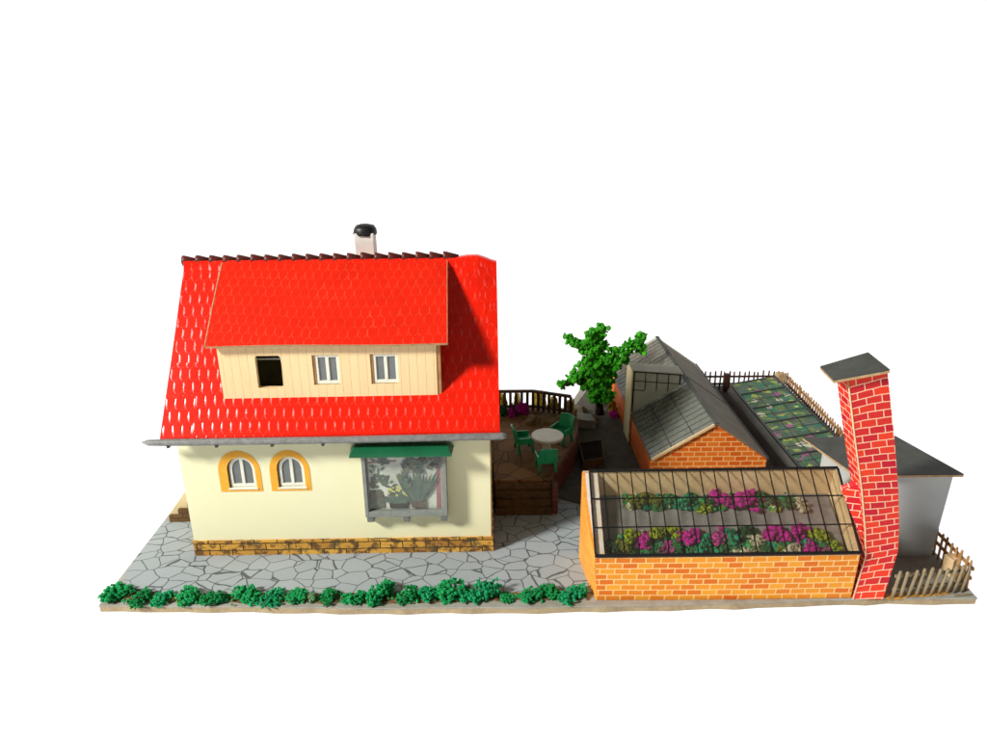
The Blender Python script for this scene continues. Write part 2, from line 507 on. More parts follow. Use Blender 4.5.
# ------------------------------------------------------------------ mesh helpers
class MB:
    """collects shapes in world coordinates for ONE mesh object"""

    def __init__(self):
        self.bm = bmesh.new()
        self.uvl = self.bm.loops.layers.uv.new("UVMap")
        self.keep = self.bm.faces.layers.int.new("keep_uv")
        self.mi = 0

    def poly(self, pts, uvs=None):
        vs_ = [self.bm.verts.new(p) for p in pts]
        f = self.bm.faces.new(vs_)
        f.material_index = self.mi
        if uvs:
            for l, q in zip(f.loops, uvs):
                l[self.uvl].uv = q
            f[self.keep] = 1
        return f

    def box(self, c, s, rot=None):
        hx, hy, hz = s[0] / 2, s[1] / 2, s[2] / 2
        P = [Vector((x, y, z)) for z in (-hz, hz) for y in (-hy, hy) for x in (-hx, hx)]
        if rot is not None:
            P = [rot @ p for p in P]
        P = [p + Vector(c) for p in P]
        self.hexa(P)

    def hexa(self, P):
        v = [self.bm.verts.new(p) for p in P]
        for idx in ((0, 2, 3, 1), (4, 5, 7, 6), (0, 1, 5, 4), (2, 6, 7, 3), (0, 4, 6, 2), (1, 3, 7, 5)):
            f = self.bm.faces.new([v[i] for i in idx])
            f.material_index = self.mi

    def bb(self, x0, x1, y0, y1, z0, z1):
        self.box(((x0 + x1) / 2, (y0 + y1) / 2, (z0 + z1) / 2), (x1 - x0, y1 - y0, z1 - z0))

    def prism(self, pts, vec):
        """polygon (3D points) extruded along vec"""
        vec = Vector(vec)
        a = [self.bm.verts.new(p) for p in pts]
        b = [self.bm.verts.new(Vector(p) + vec) for p in pts]
        fs = [self.bm.faces.new(a), self.bm.faces.new(list(reversed(b)))]
        k = len(pts)
        for i in range(k):
            fs.append(self.bm.faces.new((a[i], b[i], b[(i + 1) % k], a[(i + 1) % k])))
        for f in fs:
            f.material_index = self.mi

    def holed(self, outer, holes, vec):
        """flat panel with holes, extruded along vec"""
        edges, loops = [], []
        for loop in [outer] + holes:
            v = [self.bm.verts.new(p) for p in loop]
            loops.append(v)
            for i in range(len(v)):
                edges.append(self.bm.edges.new((v[i], v[(i + 1) % len(v)])))
        r = bmesh.ops.triangle_fill(self.bm, use_beauty=True, use_dissolve=False, edges=edges)
        faces = [g for g in r['geom'] if isinstance(g, bmesh.types.BMFace)]
        vec = Vector(vec)
        back = {}
        for lp in loops:
            for v in lp:
                back[v] = self.bm.verts.new(v.co + vec)
        for f in faces:
            f.material_index = self.mi
            g = self.bm.faces.new([back[v] for v in reversed(f.verts)])
            g.material_index = self.mi
        for lp in loops:
            k = len(lp)
            for i in range(k):
                f = self.bm.faces.new((lp[i], lp[(i + 1) % k], back[lp[(i + 1) % k]], back[lp[i]]))
                f.material_index = self.mi

    def tube(self, pts, radii, n=8, cap=True):
        pts = [Vector(p) for p in pts]
        rings = []
        for i, p in enumerate(pts):
            d = (pts[min(i + 1, len(pts) - 1)] - pts[max(i - 1, 0)]).normalized()
            a = d.orthogonal().normalized() if i == 0 else (ax - d * ax.dot(d)).normalized()
            ax = a
            b = d.cross(a)
            r = radii[i] if isinstance(radii, (list, tuple)) else radii
            rings.append([self.bm.verts.new(p + (a * math.cos(2 * math.pi * k / n) + b * math.sin(2 * math.pi * k / n)) * r) for k in range(n)])
        for i in range(len(rings) - 1):
            for k in range(n):
                f = self.bm.faces.new((rings[i][k], rings[i][(k + 1) % n], rings[i + 1][(k + 1) % n], rings[i + 1][k]))
                f.material_index = self.mi
                f.smooth = True
        if cap:
            for r in (list(reversed(rings[0])), rings[-1]):
                f = self.bm.faces.new(r)
                f.material_index = self.mi

    def bar(self, a, b, w, h, up=(0, 0, 1)):
        """square bar from a to b"""
        a, b = Vector(a), Vector(b)
        d = (b - a).normalized()
        s = d.cross(Vector(up)).normalized()
        u = s.cross(d)
        P = []
        for q in (a, b):
            for k in (-1, 1):
                for j in (-1, 1):
                    P.append(q + s * (w / 2 * j) + u * (h / 2 * k))
        self.hexa([P[0], P[1], P[2], P[3], P[4], P[5], P[6], P[7]])

    def grain(self, c, r, rnd, sub=1, jit=0.3):
        res = bmesh.ops.create_icosphere(self.bm, subdivisions=sub, radius=1.0)
        sx, sy, sz = (r * rnd.uniform(0.75, 1.25) for _ in range(3))
        off = Vector((rnd.uniform(0, 99), rnd.uniform(0, 99), rnd.uniform(0, 99)))
        for v in res['verts']:
            k = 1 + jit * 2 * (mnoise.noise(v.co * 1.7 + off))
            v.co = Vector((v.co.x * sx * k, v.co.y * sy * k, v.co.z * sz * k)) + Vector(c)
        for v in res['verts']:
            for f in v.link_faces:
                f.material_index = self.mi

    def build(self, name, mats, parent=None, bevel=0, fix=True):
        bm = self.bm
        if fix:
            bmesh.ops.recalc_face_normals(bm, faces=bm.faces)
        bm.normal_update()
        loc = Vector(parent['_loc']) if parent is not None else Vector((0, 0, 0))
        for f in bm.faces:
            if f[self.keep]:
                continue
            nn = f.normal
            if abs(nn.z) > 0.93:
                t, b = Vector((1, 0, 0)), Vector((0, 1, 0))
            else:
                t = Vector((0, 0, 1)).cross(nn).normalized()
                b = nn.cross(t)
            for l in f.loops:
                l[self.uvl].uv = (l.vert.co.dot(t), l.vert.co.dot(b))
        for v in bm.verts:
            v.co -= loc
        me = bpy.data.meshes.new(name)
        bm.to_mesh(me)
        bm.free()
        for m in (mats if isinstance(mats, list) else [mats]):
            me.materials.append(m)
        o = bpy.data.objects.new(name, me)
        COL.objects.link(o)
        if parent is not None:
            o.parent = parent
            o['_loc'] = list(loc)
        else:
            o['_loc'] = [0, 0, 0]
        if bevel:
            md = o.modifiers.new("bevel", 'BEVEL')
            md.width = bevel
            md.segments = 2
            md.limit_method = 'ANGLE'
        return o


def tag(o, label, cat, group=None):
    o['label'] = label
    o['category'] = cat
    if group:
        o['group'] = group
    return o


def thing(name, loc, label, cat, group=None):
    o = bpy.data.objects.new(name, None)
    COL.objects.link(o)
    o.location = loc
    o['_loc'] = list(loc)
    return tag(o, label, cat, group)


def structure(o, kind='structure'):
    o['kind'] = kind
    return o


def box_obj(name, x0, x1, y0, y1, z0, z1, mat, parent=None, bevel=0):
    m = MB()
    m.bb(x0, x1, y0, y1, z0, z1)
    return m.build(name, mat, parent, bevel)


# ------------------------------------------------------------------ setting: the white sheet, the board, its ground
m = MB()
prof = [(-2.0, -0.034), (9.0, -0.034)]
for k in range(1, 13):
    a = math.pi / 2 * k / 12
    prof.append((9.0 + 2.0 * math.sin(a), -0.034 + 2.0 * (1 - math.cos(a))))
prof.append((11.0, 9.0))
for (y0, z0), (y1, z1) in zip(prof, prof[1:]):
    m.poly([(-32, y0, z0), (32, y0, z0), (32, y1, z1), (-32, y1, z1)])
bmesh.ops.remove_doubles(m.bm, verts=m.bm.verts, dist=1e-4)
o = m.build("table_surface", M['acrylic'])
for p in o.data.polygons:
    p.use_smooth = True
structure(o)

random.seed(4)
board = thing("base_board", (0.16, 1.1, -0.032), "long grey fibre board carrying the whole model, scuffed tan front edge", "board")
front = []
for k in range(41):
    t = k / 40
    x = -1.556 + 3.44 * t
    y = 0.020 - 0.036 * math.sin(math.pi * min(1, t * 1.08)) ** 1.2 if t < 0.92 else 0.012
    front.append((x, y + random.uniform(-.003, .003), -0.006))
m = MB()
m.prism([(x, y + 0.004 * math.sin(i * 2.1), -0.032) for i, (x, y, z) in enumerate(front)] + [(1.955, 2.26, -0.032), (0.60, 2.26, -0.032), (0.47, 1.90, -0.032), (-1.552, 1.90, -0.032)], (0, 0, 0.026))
m.build("core", M['board_edge'], board, 0.003)
m = MB()
m.prism(front + [(1.955, 2.26, -0.006), (0.60, 2.26, -0.006), (0.47, 1.90, -0.006), (-1.552, 1.90, -0.006)], (0, 0, 0.006))
m.build("top_sheet", M['board_top'], board)

m = MB()
corner = [(-1.5 - 0.036 * 0 + 0.10 - 0.10 * math.cos(a), 0.205 - 0.09 * math.sin(a) * 1.35, 0.001) for a in [math.pi / 2 * k / 8 for k in range(9)]]
pav = [(-1.549, 0.62, 0.001), (-1.549, 0.30, 0.001), (-1.545, 0.24, 0.001), (-1.527, 0.17, 0.001), (-1.50, 0.135, 0.001), (-1.44, 0.108, 0.001), (-1.36, 0.088, 0.001), (-1.25, 0.080, 0.001)] + [(-1.1, 0.076, 0.001), (-0.4, 0.073, 0.001), (0.386, 0.066, 0.001), (0.41, 0.42, 0.001), (0.40, 0.72, 0.001), (0.31, 0.78, 0.001), (-0.3, 0.78, 0.001), (-1.3, 0.62, 0.001)]
m.prism(pav, (0, 0, 0.005))
structure(m.build("pavement", M['paving']))

m = MB()
rnd = random.Random(8)
top, bot = [], []
for k in range(60):
    x = -1.535 + 1.87 * k / 59
    top.append((x, 0.098 - 0.022 * min(1, k / 10) + rnd.uniform(-.006, .006), 0.0005))
    bot.append((x, 0.048 - 0.03 * math.sin(math.pi * k / 70) + rnd.uniform(-.008, .008), 0.0005))
m.prism(bot + top[::-1], (0, 0, 0.004))
structure(m.build("ground", M['earth']))

m = MB()
m.prism([(0.30, 0.80, 0.001), (0.42, 0.735, 0.001), (1.93, 0.735, 0.001), (1.93, 2.22, 0.001), (0.64, 2.22, 0.001), (0.50, 1.88, 0.001), (0.30, 1.88, 0.001)], (0, 0, 0.004))
structure(m.build("path", M['yard']))
m = MB()
m.prism([(-1.3, 1.22, 0.001), (0.29, 1.22, 0.001), (0.29, 1.60, 0.001), (0.29, 1.87, 0.001), (-1.3, 1.87, 0.001)], (0, 0, 0.006))
structure(m.build("garden_ground", M['earth']))

# ------------------------------------------------------------------ the house
hx0, hx1, hy0, hy1 = -1.293, -0.017, 0.354, 1.206
EAVE = (0.295, 0.596)
RIDGE = (0.775, 1.211)
SL = (RIDGE[1] - EAVE[1]) / (RIDGE[0] - EAVE[0])
roofz = lambda y: EAVE[1] + (y - EAVE[0]) * SL if y <= RIDGE[0] else RIDGE[1] - (y - RIDGE[0]) * SL
house = thing("house", (-0.655, 0.78, 0), "cream model house with big red tiled roof and wide dormer", "house")


def arch(x0, x1, z0, zs, zt, y, n=12):
    cx, r = (x0 + x1) / 2, (x1 - x0) / 2
    pts = [(x0, y, z0), (x1, y, z0), (x1, y, zs)]
    for k in range(1, n):
        a = math.pi * k / n
        pts.append((cx + r * math.cos(a), y, zs + (zt - zs) * math.sin(a)))
    pts.append((x0, y, zs))
    return pts


WIN = [(-1.106, -0.990), (-0.901, -0.787)]
m = MB()
wall_top = 0.60
m.holed([(hx0, hy0, 0.006), (hx1, hy0, 0.006), (hx1, hy0, wall_top), (hx0, hy0, wall_top)],
        [arch(a, b, 0.332, 0.418, 0.477, hy0) for a, b in WIN] + [[(-0.50, hy0, 0.25), (-0.24, hy0, 0.25), (-0.24, hy0, 0.49), (-0.50, hy0, 0.49)]],
        (0, 0.03, 0))
m.bb(hx0, hx1, hy1 - 0.03, hy1, 0.006, wall_top)
for x in (hx0, hx1 - 0.03):
    zz = lambda y: roofz(y) - 0.03
    m.prism([(x, hy0 + 0.0302, 0.006), (x, hy1 - 0.0302, 0.006), (x, hy1 - 0.0302, zz(hy1)), (x, RIDGE[0], RIDGE[1] - 0.04), (x, hy0 + 0.0302, zz(hy0 + .03))], (0.03, 0, 0))
wall = m.build("wall", M['cream'], house)
# exposed card edge of the side wall
m = MB()
m.bb(hx1 + 0.0005, hx1 + 0.006, hy0 - 0.004, hy0 + 0.028, 0.006, 0.55)
m.build("corner_edge", M['brown_edge'], house)
m = MB()
m.bb(hx0 - 0.003, hx1 + 0.0085, hy0 - 0.007, hy0 - 0.0005, 0.0062, 0.079)
m.bb(hx1 + 0.0065, hx1 + 0.012, hy0 + 0.0, hy1, 0.0062, 0.079)
m.bb(hx0 - 0.006, hx0 - 0.0005, hy0, hy1, 0.0062, 0.079)
m.build("plinth", M['plinth'], house)

# roof with an opening under the dormer, rounded ridge and a drooping right end
DX0, DX1 = -1.088, -0.226
DY = 0.392
xs = sorted([-1.326, DX0 + 0.012, DX1 - 0.012, -0.16, -0.10, -0.06, -0.03, 0.0, 0.022, -0.9, -0.65, -0.4, -1.2])
prof = [(EAVE[0], EAVE[1])]
for t in (0.225, 0.4, 0.6, 0.8, 0.93):
    prof.append((EAVE[0] + (RIDGE[0] - EAVE[0]) * t, EAVE[1] + (RIDGE[1] - EAVE[1]) * t))
for a in (-28, -10, 10, 28):
    q = math.radians(a)
    prof.append((RIDGE[0] + 0.03 * math.sin(q) * 1.4, RIDGE[1] - 0.024 + 0.022 * math.cos(q)))
for t in (0.93, 0.6, 0.3, 0.0):
    prof.append((2 * RIDGE[0] - EAVE[0] - (RIDGE[0] - EAVE[0]) * t, EAVE[1] + (RIDGE[1] - EAVE[1]) * t))
m = MB()


def rp(x, i, dn=0.0):
    y, z = prof[i]
    if x > -0.15 and z > 0.95:
        k = (x + 0.15) / 0.172
        top_ = min(1, (z - 0.95) / 0.25)
        z += top_ * (0.010 * math.sin(math.pi * min(1, k * 1.1)) - 0.020 * max(0, k - 0.5) * 2)
    z += 0.008 * (x + 1.326) / 1.35 * max(0, 1 - (z - EAVE[1]) / (RIDGE[1] - EAVE[1]))
    if x < -1.3:
        x += 0.013 * max(0, (z - EAVE[1]) / (RIDGE[1] - EAVE[1]))
        y += 0.002 * math.sin(z * 40)
    return Vector((x, y, z - dn))


TH = 0.014
for layer in (0, 1):
    for i in range(len(prof) - 1):
        for a, b in zip(xs, xs[1:]):
            if 1 <= i <= 4 and a >= DX0 + 0.01 and b <= DX1 - 0.01:
                continue
            P = [rp(a, i, TH * layer), rp(b, i, TH * layer), rp(b, i + 1, TH * layer), rp(a, i + 1, TH * layer)]
            m.mi = 0 if layer == 0 else 1
            m.poly(P if layer == 0 else P[::-1])
m.mi = 2
for i in range(len(prof) - 1):
    for x, sgn in ((xs[0], 1), (xs[-1], -1)):
        P = [rp(x, i), rp(x, i + 1), rp(x, i + 1, TH), rp(x, i, TH)]
        m.poly(P if sgn > 0 else P[::-1])
for i in (0, len(prof) - 1):
    for a, b in zip(xs, xs[1:]):
        m.poly([rp(a, i), rp(a, i, TH), rp(b, i, TH), rp(b, i)])
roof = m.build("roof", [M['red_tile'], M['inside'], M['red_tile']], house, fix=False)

# ridge caps: tapered overlapping half tubes in one strip
m = MB()
nt = 20
pitch = (1.322 - 0.148) / nt
for k in range(nt):
    x0 = -1.322 + k * pitch
    zz = RIDGE[1] - 0.006 + 0.006 * (k / nt) + random.uniform(-.0015, .0015)
    m.tube([(x0, RIDGE[0], zz), (x0 + 0.012, RIDGE[0], zz), (x0 + pitch * 1.12, RIDGE[0], zz - 0.004)], [0.0235, 0.0215, 0.0115], 10)
m.build("ridge_cap", M['ridge'], roof)

# gutter along the front eave
m = MB()
m.tube([(-1.394, 0.283, 0.585), (-1.37, 0.283, 0.582), (-1.3, 0.283, 0.582), (-0.6, 0.283, 0.583), (0.03, 0.283, 0.589), (0.048, 0.283, 0.590)], [0.003, 0.0125, 0.0145, 0.0145, 0.0145, 0.009], 12)
gut = m.build("gutter", M['gutter'], house)
for x in (-1.29, -1.10, -0.88, -0.68):
    m = MB()
    m.box((x, 0.281, 0.582 - 0.013), (0.010, 0.024, 0.012))
    m.build("bracket", M['gutter_dark'], gut)

# chimney
m = MB()
m.bb(-0.598, -0.514, 0.86, 0.945, 1.05, 1.297)
ch = m.build("chimney", M['white_render'], house, 0.002)
m = MB()
m.tube([(-0.556, 0.902, 1.286), (-0.556, 0.902, 1.292), (-0.556, 0.902, 1.312), (-0.556, 0.902, 1.326), (-0.556, 0.902, 1.332)], [0.050, 0.053, 0.051, 0.038, 0.012], 16)
for v in m.bm.verts:
    v.co += Vector((random.uniform(-.003, .003), random.uniform(-.003, .003), random.uniform(-.002, .002)))
m.build("chimney_cap", M['black'], ch)

# dormer
DB, DT = 0.695, 0.952
m = MB()
m.holed([(DX0, DY, DB), (DX1, DY, DB), (DX1, DY, DT), (DX0, DY, DT)],
        [[(-0.944, DY, 0.768), (-0.938, DY, 0.765), (-0.850, DY, 0.764), (-0.843, DY, 0.770), (-0.841, DY, 0.862), (-0.842, DY, 0.893), (-0.850, DY, 0.902), (-0.935, DY, 0.902), (-0.943, DY, 0.896)],
         [(-0.719, DY, 0.775), (-0.613, DY, 0.775), (-0.613, DY, 0.902), (-0.719, DY, 0.902)],
         [(-0.489, DY, 0.776), (-0.379, DY, 0.776), (-0.379, DY, 0.903), (-0.489, DY, 0.903)]], (0, 0.022, 0))
dw = m.build("dormer_wall", M['planks'], house)
m = MB()
m.bb(DX1 + 0.0005, DX1 + 0.016, DY + 0.003, DY + 0.03, DB + 0.004, DT - 0.004)
m.build("corner_board", M['wood_tan'], house)
m = MB()
for x, dx in ((DX0, 0.02), (DX1 - 0.02, 0.02)):
    m = MB()
    m.prism([(x, DY + 0.0225, roofz(DY + 0.0225) + 0.001), (x, 0.70, roofz(0.70) + 0.001), (x, 0.70, 1.135), (x, DY + 0.0225, 0.962)], (dx, 0, 0))
    m.build("dormer_cheek", M['brown_edge'], house)
m = MB()
m.mi = 0
e0, e1 = (0.352, 0.957), (0.772, 1.2085)
quad_top = [(-1.117, e0[0], e0[1]), (-0.178, e0[0], e0[1] + 0.003), (-0.190, e1[0], e1[1]), (-1.152, e1[0], e1[1])]
m.mi = 0
for k in range(8):
    for j in range(10):
        def q(a, b):
            l = Vector(quad_top[0]).lerp(Vector(quad_top[3]), a)
            r = Vector(quad_top[1]).lerp(Vector(quad_top[2]), a)
            p = l.lerp(r, b)
            p.z += 0.006 * math.sin(math.pi * a) + 0.003 * math.sin(6 * b)* (1-a)
            return p
        m.poly([q(k / 8, j / 10), q(k / 8, (j + 1) / 10), q((k + 1) / 8, (j + 1) / 10), q((k + 1) / 8, j / 10)])
bmesh.ops.remove_doubles(m.bm, verts=m.bm.verts, dist=1e-5)
dr = m.build("dormer_roof", [M['red_tile_matt'], M['card_edge']], house, fix=False)
for a, b in ((0, 3), (1, 2)):
    m = MB()
    A0, B0 = Vector(quad_top[a]), Vector(quad_top[b])
    for k in range(8):
        p0, p1 = A0.lerp(B0, k / 8), A0.lerp(B0, (k + 1) / 8)
        for p, t_ in ((p0, k / 8), (p1, (k + 1) / 8)):
            p.z += 0.006 * math.sin(math.pi * t_) + (0.003 * math.sin(6) * (1 - t_) if a == 1 else 0)
        m.bar(p0, p1, 0.0042 if a == 0 else 0.002, 0.0022)
    m.build("worn_edge", M['card_edge'], dr)
sd = dr.modifiers.new("thickness", 'SOLIDIFY')
sd.thickness = 0.012
sd.offset = -1
sd.material_offset = 1
sd.material_offset_rim = 1
sd.use_rim = True


def casement(x0, x1, z0, z1, y, parent, name="window"):
    """two-light window: frame in the wall plane, panes behind"""
    w = 0.011
    m = MB()
    m.bb(x0, x0 + w, y, y + 0.010, z0, z1)
    m.bb(x1 - w, x1, y, y + 0.010, z0, z1)
    m.bb(x0 + w, x1 - w, y, y + 0.010, z0, z0 + w * 1.3)
    m.bb(x0 + w, x1 - w, y, y + 0.010, z1 - w, z1)
    c = (x0 + x1) / 2
    m.bb(c - w * 0.6, c + w * 0.6, y, y + 0.010, z0 + w * 1.3, z1 - w)
    f = m.build(name, M['window_white'], parent, 0.0015)
    for a, b in ((x0 + w, c - w * 0.6), (c + w * 0.6, x1 - w)):
        m = MB()
        m.bb(a, b, y + 0.005, y + 0.008, z0 + w * 1.3, z1 - w)
        m.build("pane", M['pane_grey'], f)
    return f


casement(-0.708, -0.6135, 0.777, 0.901, DY + 0.006, house)
casement(-0.478, -0.3795, 0.778, 0.902, DY + 0.006, house)
for c0 in (-0.7215, -0.4915):
    m = MB()
    m.bb(c0 + 0.0028, c0 + 0.0130, DY + 0.004, DY + 0.020, 0.7765, 0.901)
    m.build("window_reveal", M['wood_tan'], house)

# arched windows with ochre surrounds
for (a, b), (sa, sb) in zip(WIN, [(-1.142, -0.968), (-0.931, -0.765)]):
    m = MB()
    zs = 0.316
    out = arch(sa, sb, zs, 0.412, 0.506, hy0 - 0.0014)
    inn = arch(a + .001, b - .001, 0.333, 0.418, 0.476, hy0 - 0.0014)
    m.holed(out, [inn], (0, 0.0012, 0))
    sur = m.build("window_surround", M['orange_paint'], house)
    # frame leaf inside the opening
    y = hy0 + 0.006
    xa, xb = a + 0.007, b - 0.0015
    o_ = arch(xa, xb, 0.336, 0.420, 0.474, y)
    cx = (xa + xb) / 2
    w = 0.012

    def half(x0, x1, left):
        pts = [(x0, y, 0.336 + w * 1.1), (x1, y, 0.336 + w * 1.1)]
        r = (xb - xa) / 2 - w
        top_ = []
        for k in range(7):
            xx = x0 + (x1 - x0) * k / 6
            top_.append((xx, y, 0.418 + (0.462 - 0.418) * math.sqrt(max(0, 1 - ((xx - cx) / (r * 1.001)) ** 2))))
        return pts + top_[::-1]
    hl = half(xa + w, cx - w * 0.55, True)
    hr = half(cx + w * 0.55, xb - w, False)
    m = MB()
    m.holed(o_, [hl, hr], (0, 0.012, 0))
    f = m.build("window", M['window_white'], house, 0.0012)
    for h_ in (hl, hr):
        m = MB()
        m.prism([(p[0], y + 0.005, p[2]) for p in h_], (0, 0.004, 0))
        m.build("pane", M['pane_grey'], f)
    m = MB()
    m.bb(a - 0.002, b + 0.004, hy0 - 0.005, hy0 + 0.02, 0.327, 0.3335)
    m.build("sill", M['window_white'], f)
    m = MB()
    m.bb(a + 0.0005, a + 0.0045, hy0 + 0.001, hy0 + 0.028, 0.3345, 0.44)
    m.build("reveal", M['brown_edge'], f)

# the shop window box
y0, y1 = 0.300, 0.3535
sx0, sx1, sz0, sz1 = -0.540, -0.197, 0.214, 0.534
m = MB()
w = 0.016
m.bb(sx0, sx0 + w, y0, y1, sz0, sz1)
m.bb(sx1 - w, sx1, y0, y1, sz0, sz1)
m.bb(sx0 + w, sx1 - w, y0, y1, sz0, sz0 + 0.026)
m.bb(sx0 + w, sx1 - w, y0, y1, sz1 - 0.016, sz1)
m.bb(sx0 + w, sx0 + w + 0.006, y0 + 0.010, y1 - 0.01, sz0 + 0.026, sz1 - 0.016)
m.bb(sx1 - w - 0.006, sx1 - w, y0 + 0.010, y1 - 0.01, sz0 + 0.026, sz1 - 0.016)
shop = m.build("show_window", M['frame_grey'], house, 0.002)
for x in (sx0 + 0.004, -0.387, sx1 - 0.032):
    m = MB()
    m.prism([(x, y0 + 0.002, 0.2138), (x, y1, 0.2138), (x, y1, 0.176), (x, y0 + 0.014, 0.182)], (0.028, 0, 0))
    m.build("bracket", M['frame_grey'], shop, 0.0015)
m = MB()
yy = 0.322
m.mi = 0
m.bb(sx0 + w, sx1 - w, yy, yy + 0.014, sz0 + 0.026, sz1 - 0.016)
rnd = random.Random(21)
depth = [0.0]


def flat(pts, mi):
    """a printed shape, a hair proud of the paper"""
    depth[0] += 0.00004
    m.mi = mi
    m.poly([(p[0], yy - 0.0006 - depth[0], p[1]) for p in pts])


def leaf(x, z, ang, ln, wd, mi, bend=0.0):
    L, R = [], []
    for k in range(7):
        t = k / 6
        a = ang + bend * t
        px = x + math.sin(a) * ln * t
        pz = z + math.cos(a) * ln * t
        ww = wd * math.sin(math.pi * min(1, t * 0.9 + 0.08)) * 0.5
        L.append((px - math.cos(a) * ww, pz + math.sin(a) * ww))
        R.append((px + math.cos(a) * ww, pz - math.sin(a) * ww))
    flat(L + R[::-1], mi)


def blob(x, z, r, mi, sq=1.0):
    flat([(x + r * math.cos(a) * rnd.uniform(.75, 1.15), z + r * sq * math.sin(a) * rnd.uniform(.75, 1.15)) for a in [2 * math.pi * k / 12 for k in range(12)]], mi)


# indices: 0 paper 1 pink 2 slate 3 teal 4 green 5 yellow 6 pot 7 brown
flat([(-0.244, .242), (-0.222, .242), (-0.222, .500), (-0.236, .500)], 1)
flat([(-0.518, .455), (-0.40, .462), (-0.40, .470), (-0.518, .463)], 1)
flat([(-0.518, .245), (-0.455, .245), (-0.452, .29), (-0.47, .335), (-0.518, .33)], 7)
for k in range(26):
    blob(rnd.uniform(-.512, -.455), rnd.uniform(.245, .40), rnd.uniform(.006, .017), rnd.choice([2, 4, 6, 7, 4]))
for k in range(46):
    t = rnd.random()
    leaf(-.455 + .03 * math.sin(t * 6) + rnd.uniform(-.02, .02), .26 + .21 * t, rnd.uniform(-1.5, 1.5), rnd.uniform(.018, .035), .010, rnd.choice([3, 4, 2, 4]))
for k in range(9):
    leaf(-.456, .46, rnd.uniform(-1.8, 1.8), .03, .012, 2)
flat([(-.437, .246), (-.362, .246), (-.355, .272), (-.440, .272)], 6)
for k in range(15):
    a = -1.0 + 2.0 * k / 14
    leaf(-.398 + a * .015, .268, a * 1.0, rnd.uniform(.05, .075), .012, 3 if k % 3 else 4, a * .3)
for k in range(22):
    blob(-.40 + rnd.uniform(-.045, .04), .305 + rnd.uniform(0, .045), rnd.uniform(.004, .008), 5)
flat([(-.345, .246), (-.290, .246), (-.283, .280), (-.352, .280)], 7)
for k in range(13):
    a = -1.0 + 2.0 * k / 12
    leaf(-.318 + a * .018, .278, a * .62, rnd.uniform(.12, .17), .015, [2, 3, 4, 3][k % 4], -a * .1)
for k in range(40):
    a = rnd.uniform(0, 2 * math.pi)
    r = math.sqrt(rnd.random())
    blob(-.300 + .075 * r * math.cos(a), .452 + .046 * r * math.sin(a), rnd.uniform(.008, .017), rnd.choice([2, 2, 3, 4, 6]), .7)
for k in range(20):
    t = rnd.random()
    blob(-.372 + .015 * math.sin(9 * t) + rnd.uniform(-.012, .012), .34 + .11 * t, rnd.uniform(.006, .013), rnd.choice([2, 3, 3, 4]))
m.build("plant_picture", [M['p_white'], M['p_pink'], M['p_slate'], M['p_teal'], M['p_green'], M['p_yellow'], M['p_pot'], M['p_brown']], shop, fix=False)
m = MB()
m.bb(sx0 + w + 0.0065, sx1 - w - 0.0065, y0 + 0.014, y0 + 0.016, sz0 + 0.0265, sz1 - 0.0165)
m.build("pane", glass_mat("shop_glass", (0.93, 0.95, 0.93), 0.006, (0.6, 0.6, 0.6), 0.025, 0.1), shop)
# awning: hipped, slightly curved green plastic
m = MB()
nA = 6
rows = []
for k in range(nA + 1):
    t = k / nA
    a = t * math.pi / 2 * 0.9
    y = 0.3525 - 0.095 * math.sin(a) ** 0.95
    z = 0.550 - 0.030 * (1 - math.cos(a)) / (1 - math.cos(math.pi / 2 * 0.9))
    rows.append((-0.552 - 0.026 * t, -0.198 + 0.026 * t, y, z))
for dn, rev in ((0, False), (0.006, True)):
    for A, B in zip(rows, rows[1:]):
        for j in range(6):
            def q(Rw, b):
                return Vector((Rw[0] + (Rw[1] - Rw[0]) * b, Rw[2], Rw[3] - dn))
            P = [q(A, j / 6), q(B, j / 6), q(B, (j + 1) / 6), q(A, (j + 1) / 6)]
            m.poly(P[::-1] if rev else P)
A, B = rows[0], rows[-1]
m.poly([(B[0], B[2], B[3]), (B[1], B[2], B[3]), (B[1], B[2], B[3] - .006), (B[0], B[2], B[3] - .006)])
for sd_ in (0, 1):
    pts = [(Rw[sd_], Rw[2], Rw[3] - 0.006) for Rw in rows]
    x_end = rows[-1][sd_] + (0.008 if sd_ else -0.008)
    m.poly(pts + [(x_end, 0.3525, rows[-1][3] - 0.004)])
    m.poly([(Rw[sd_], Rw[2], Rw[3]) for Rw in rows][::-1] + [(x_end, 0.3525, rows[-1][3] - 0.004)][::-1])
m.build("awning", M['awning'], shop, fix=True)

# the house stands a little askew on the board
piv = Vector((hx1, hy0, 0))
rotm = Matrix.Rotation(math.radians(0.6), 4, 'Z')
house.location = piv + rotm @ (Vector(house['_loc']) - piv)
house.rotation_euler = (0, 0, math.radians(0.6))

# ------------------------------------------------------------------ side entrance steps on the left
st = thing("entrance_steps", (-1.40, 0.70, 0), "brown stone side steps with beige cheek wall left of the house", "steps")
m = MB()
for k in range(3):
    m.bb(-1.517 + 0.047 * k, -1.3005, 0.604, 0.62, 0.007 + 0.033 * k, 0.0395 + 0.033 * k)
for k in range(3):
    m.bb(-1.517 + 0.047 * k, -1.3005, 0.652, 0.86, 0.007 + 0.033 * k, 0.0395 + 0.033 * k)
m.build("stair", M['brown_stone'], st)
m = MB()
m.prism([(-1.520, 0.6205, 0.006), (-1.3005, 0.6205, 0.006), (-1.3005, 0.6205, 0.325), (-1.520, 0.6205, 0.040)], (0, 0.03, 0))
m.build("cheek_wall", M['beige_card'], st)

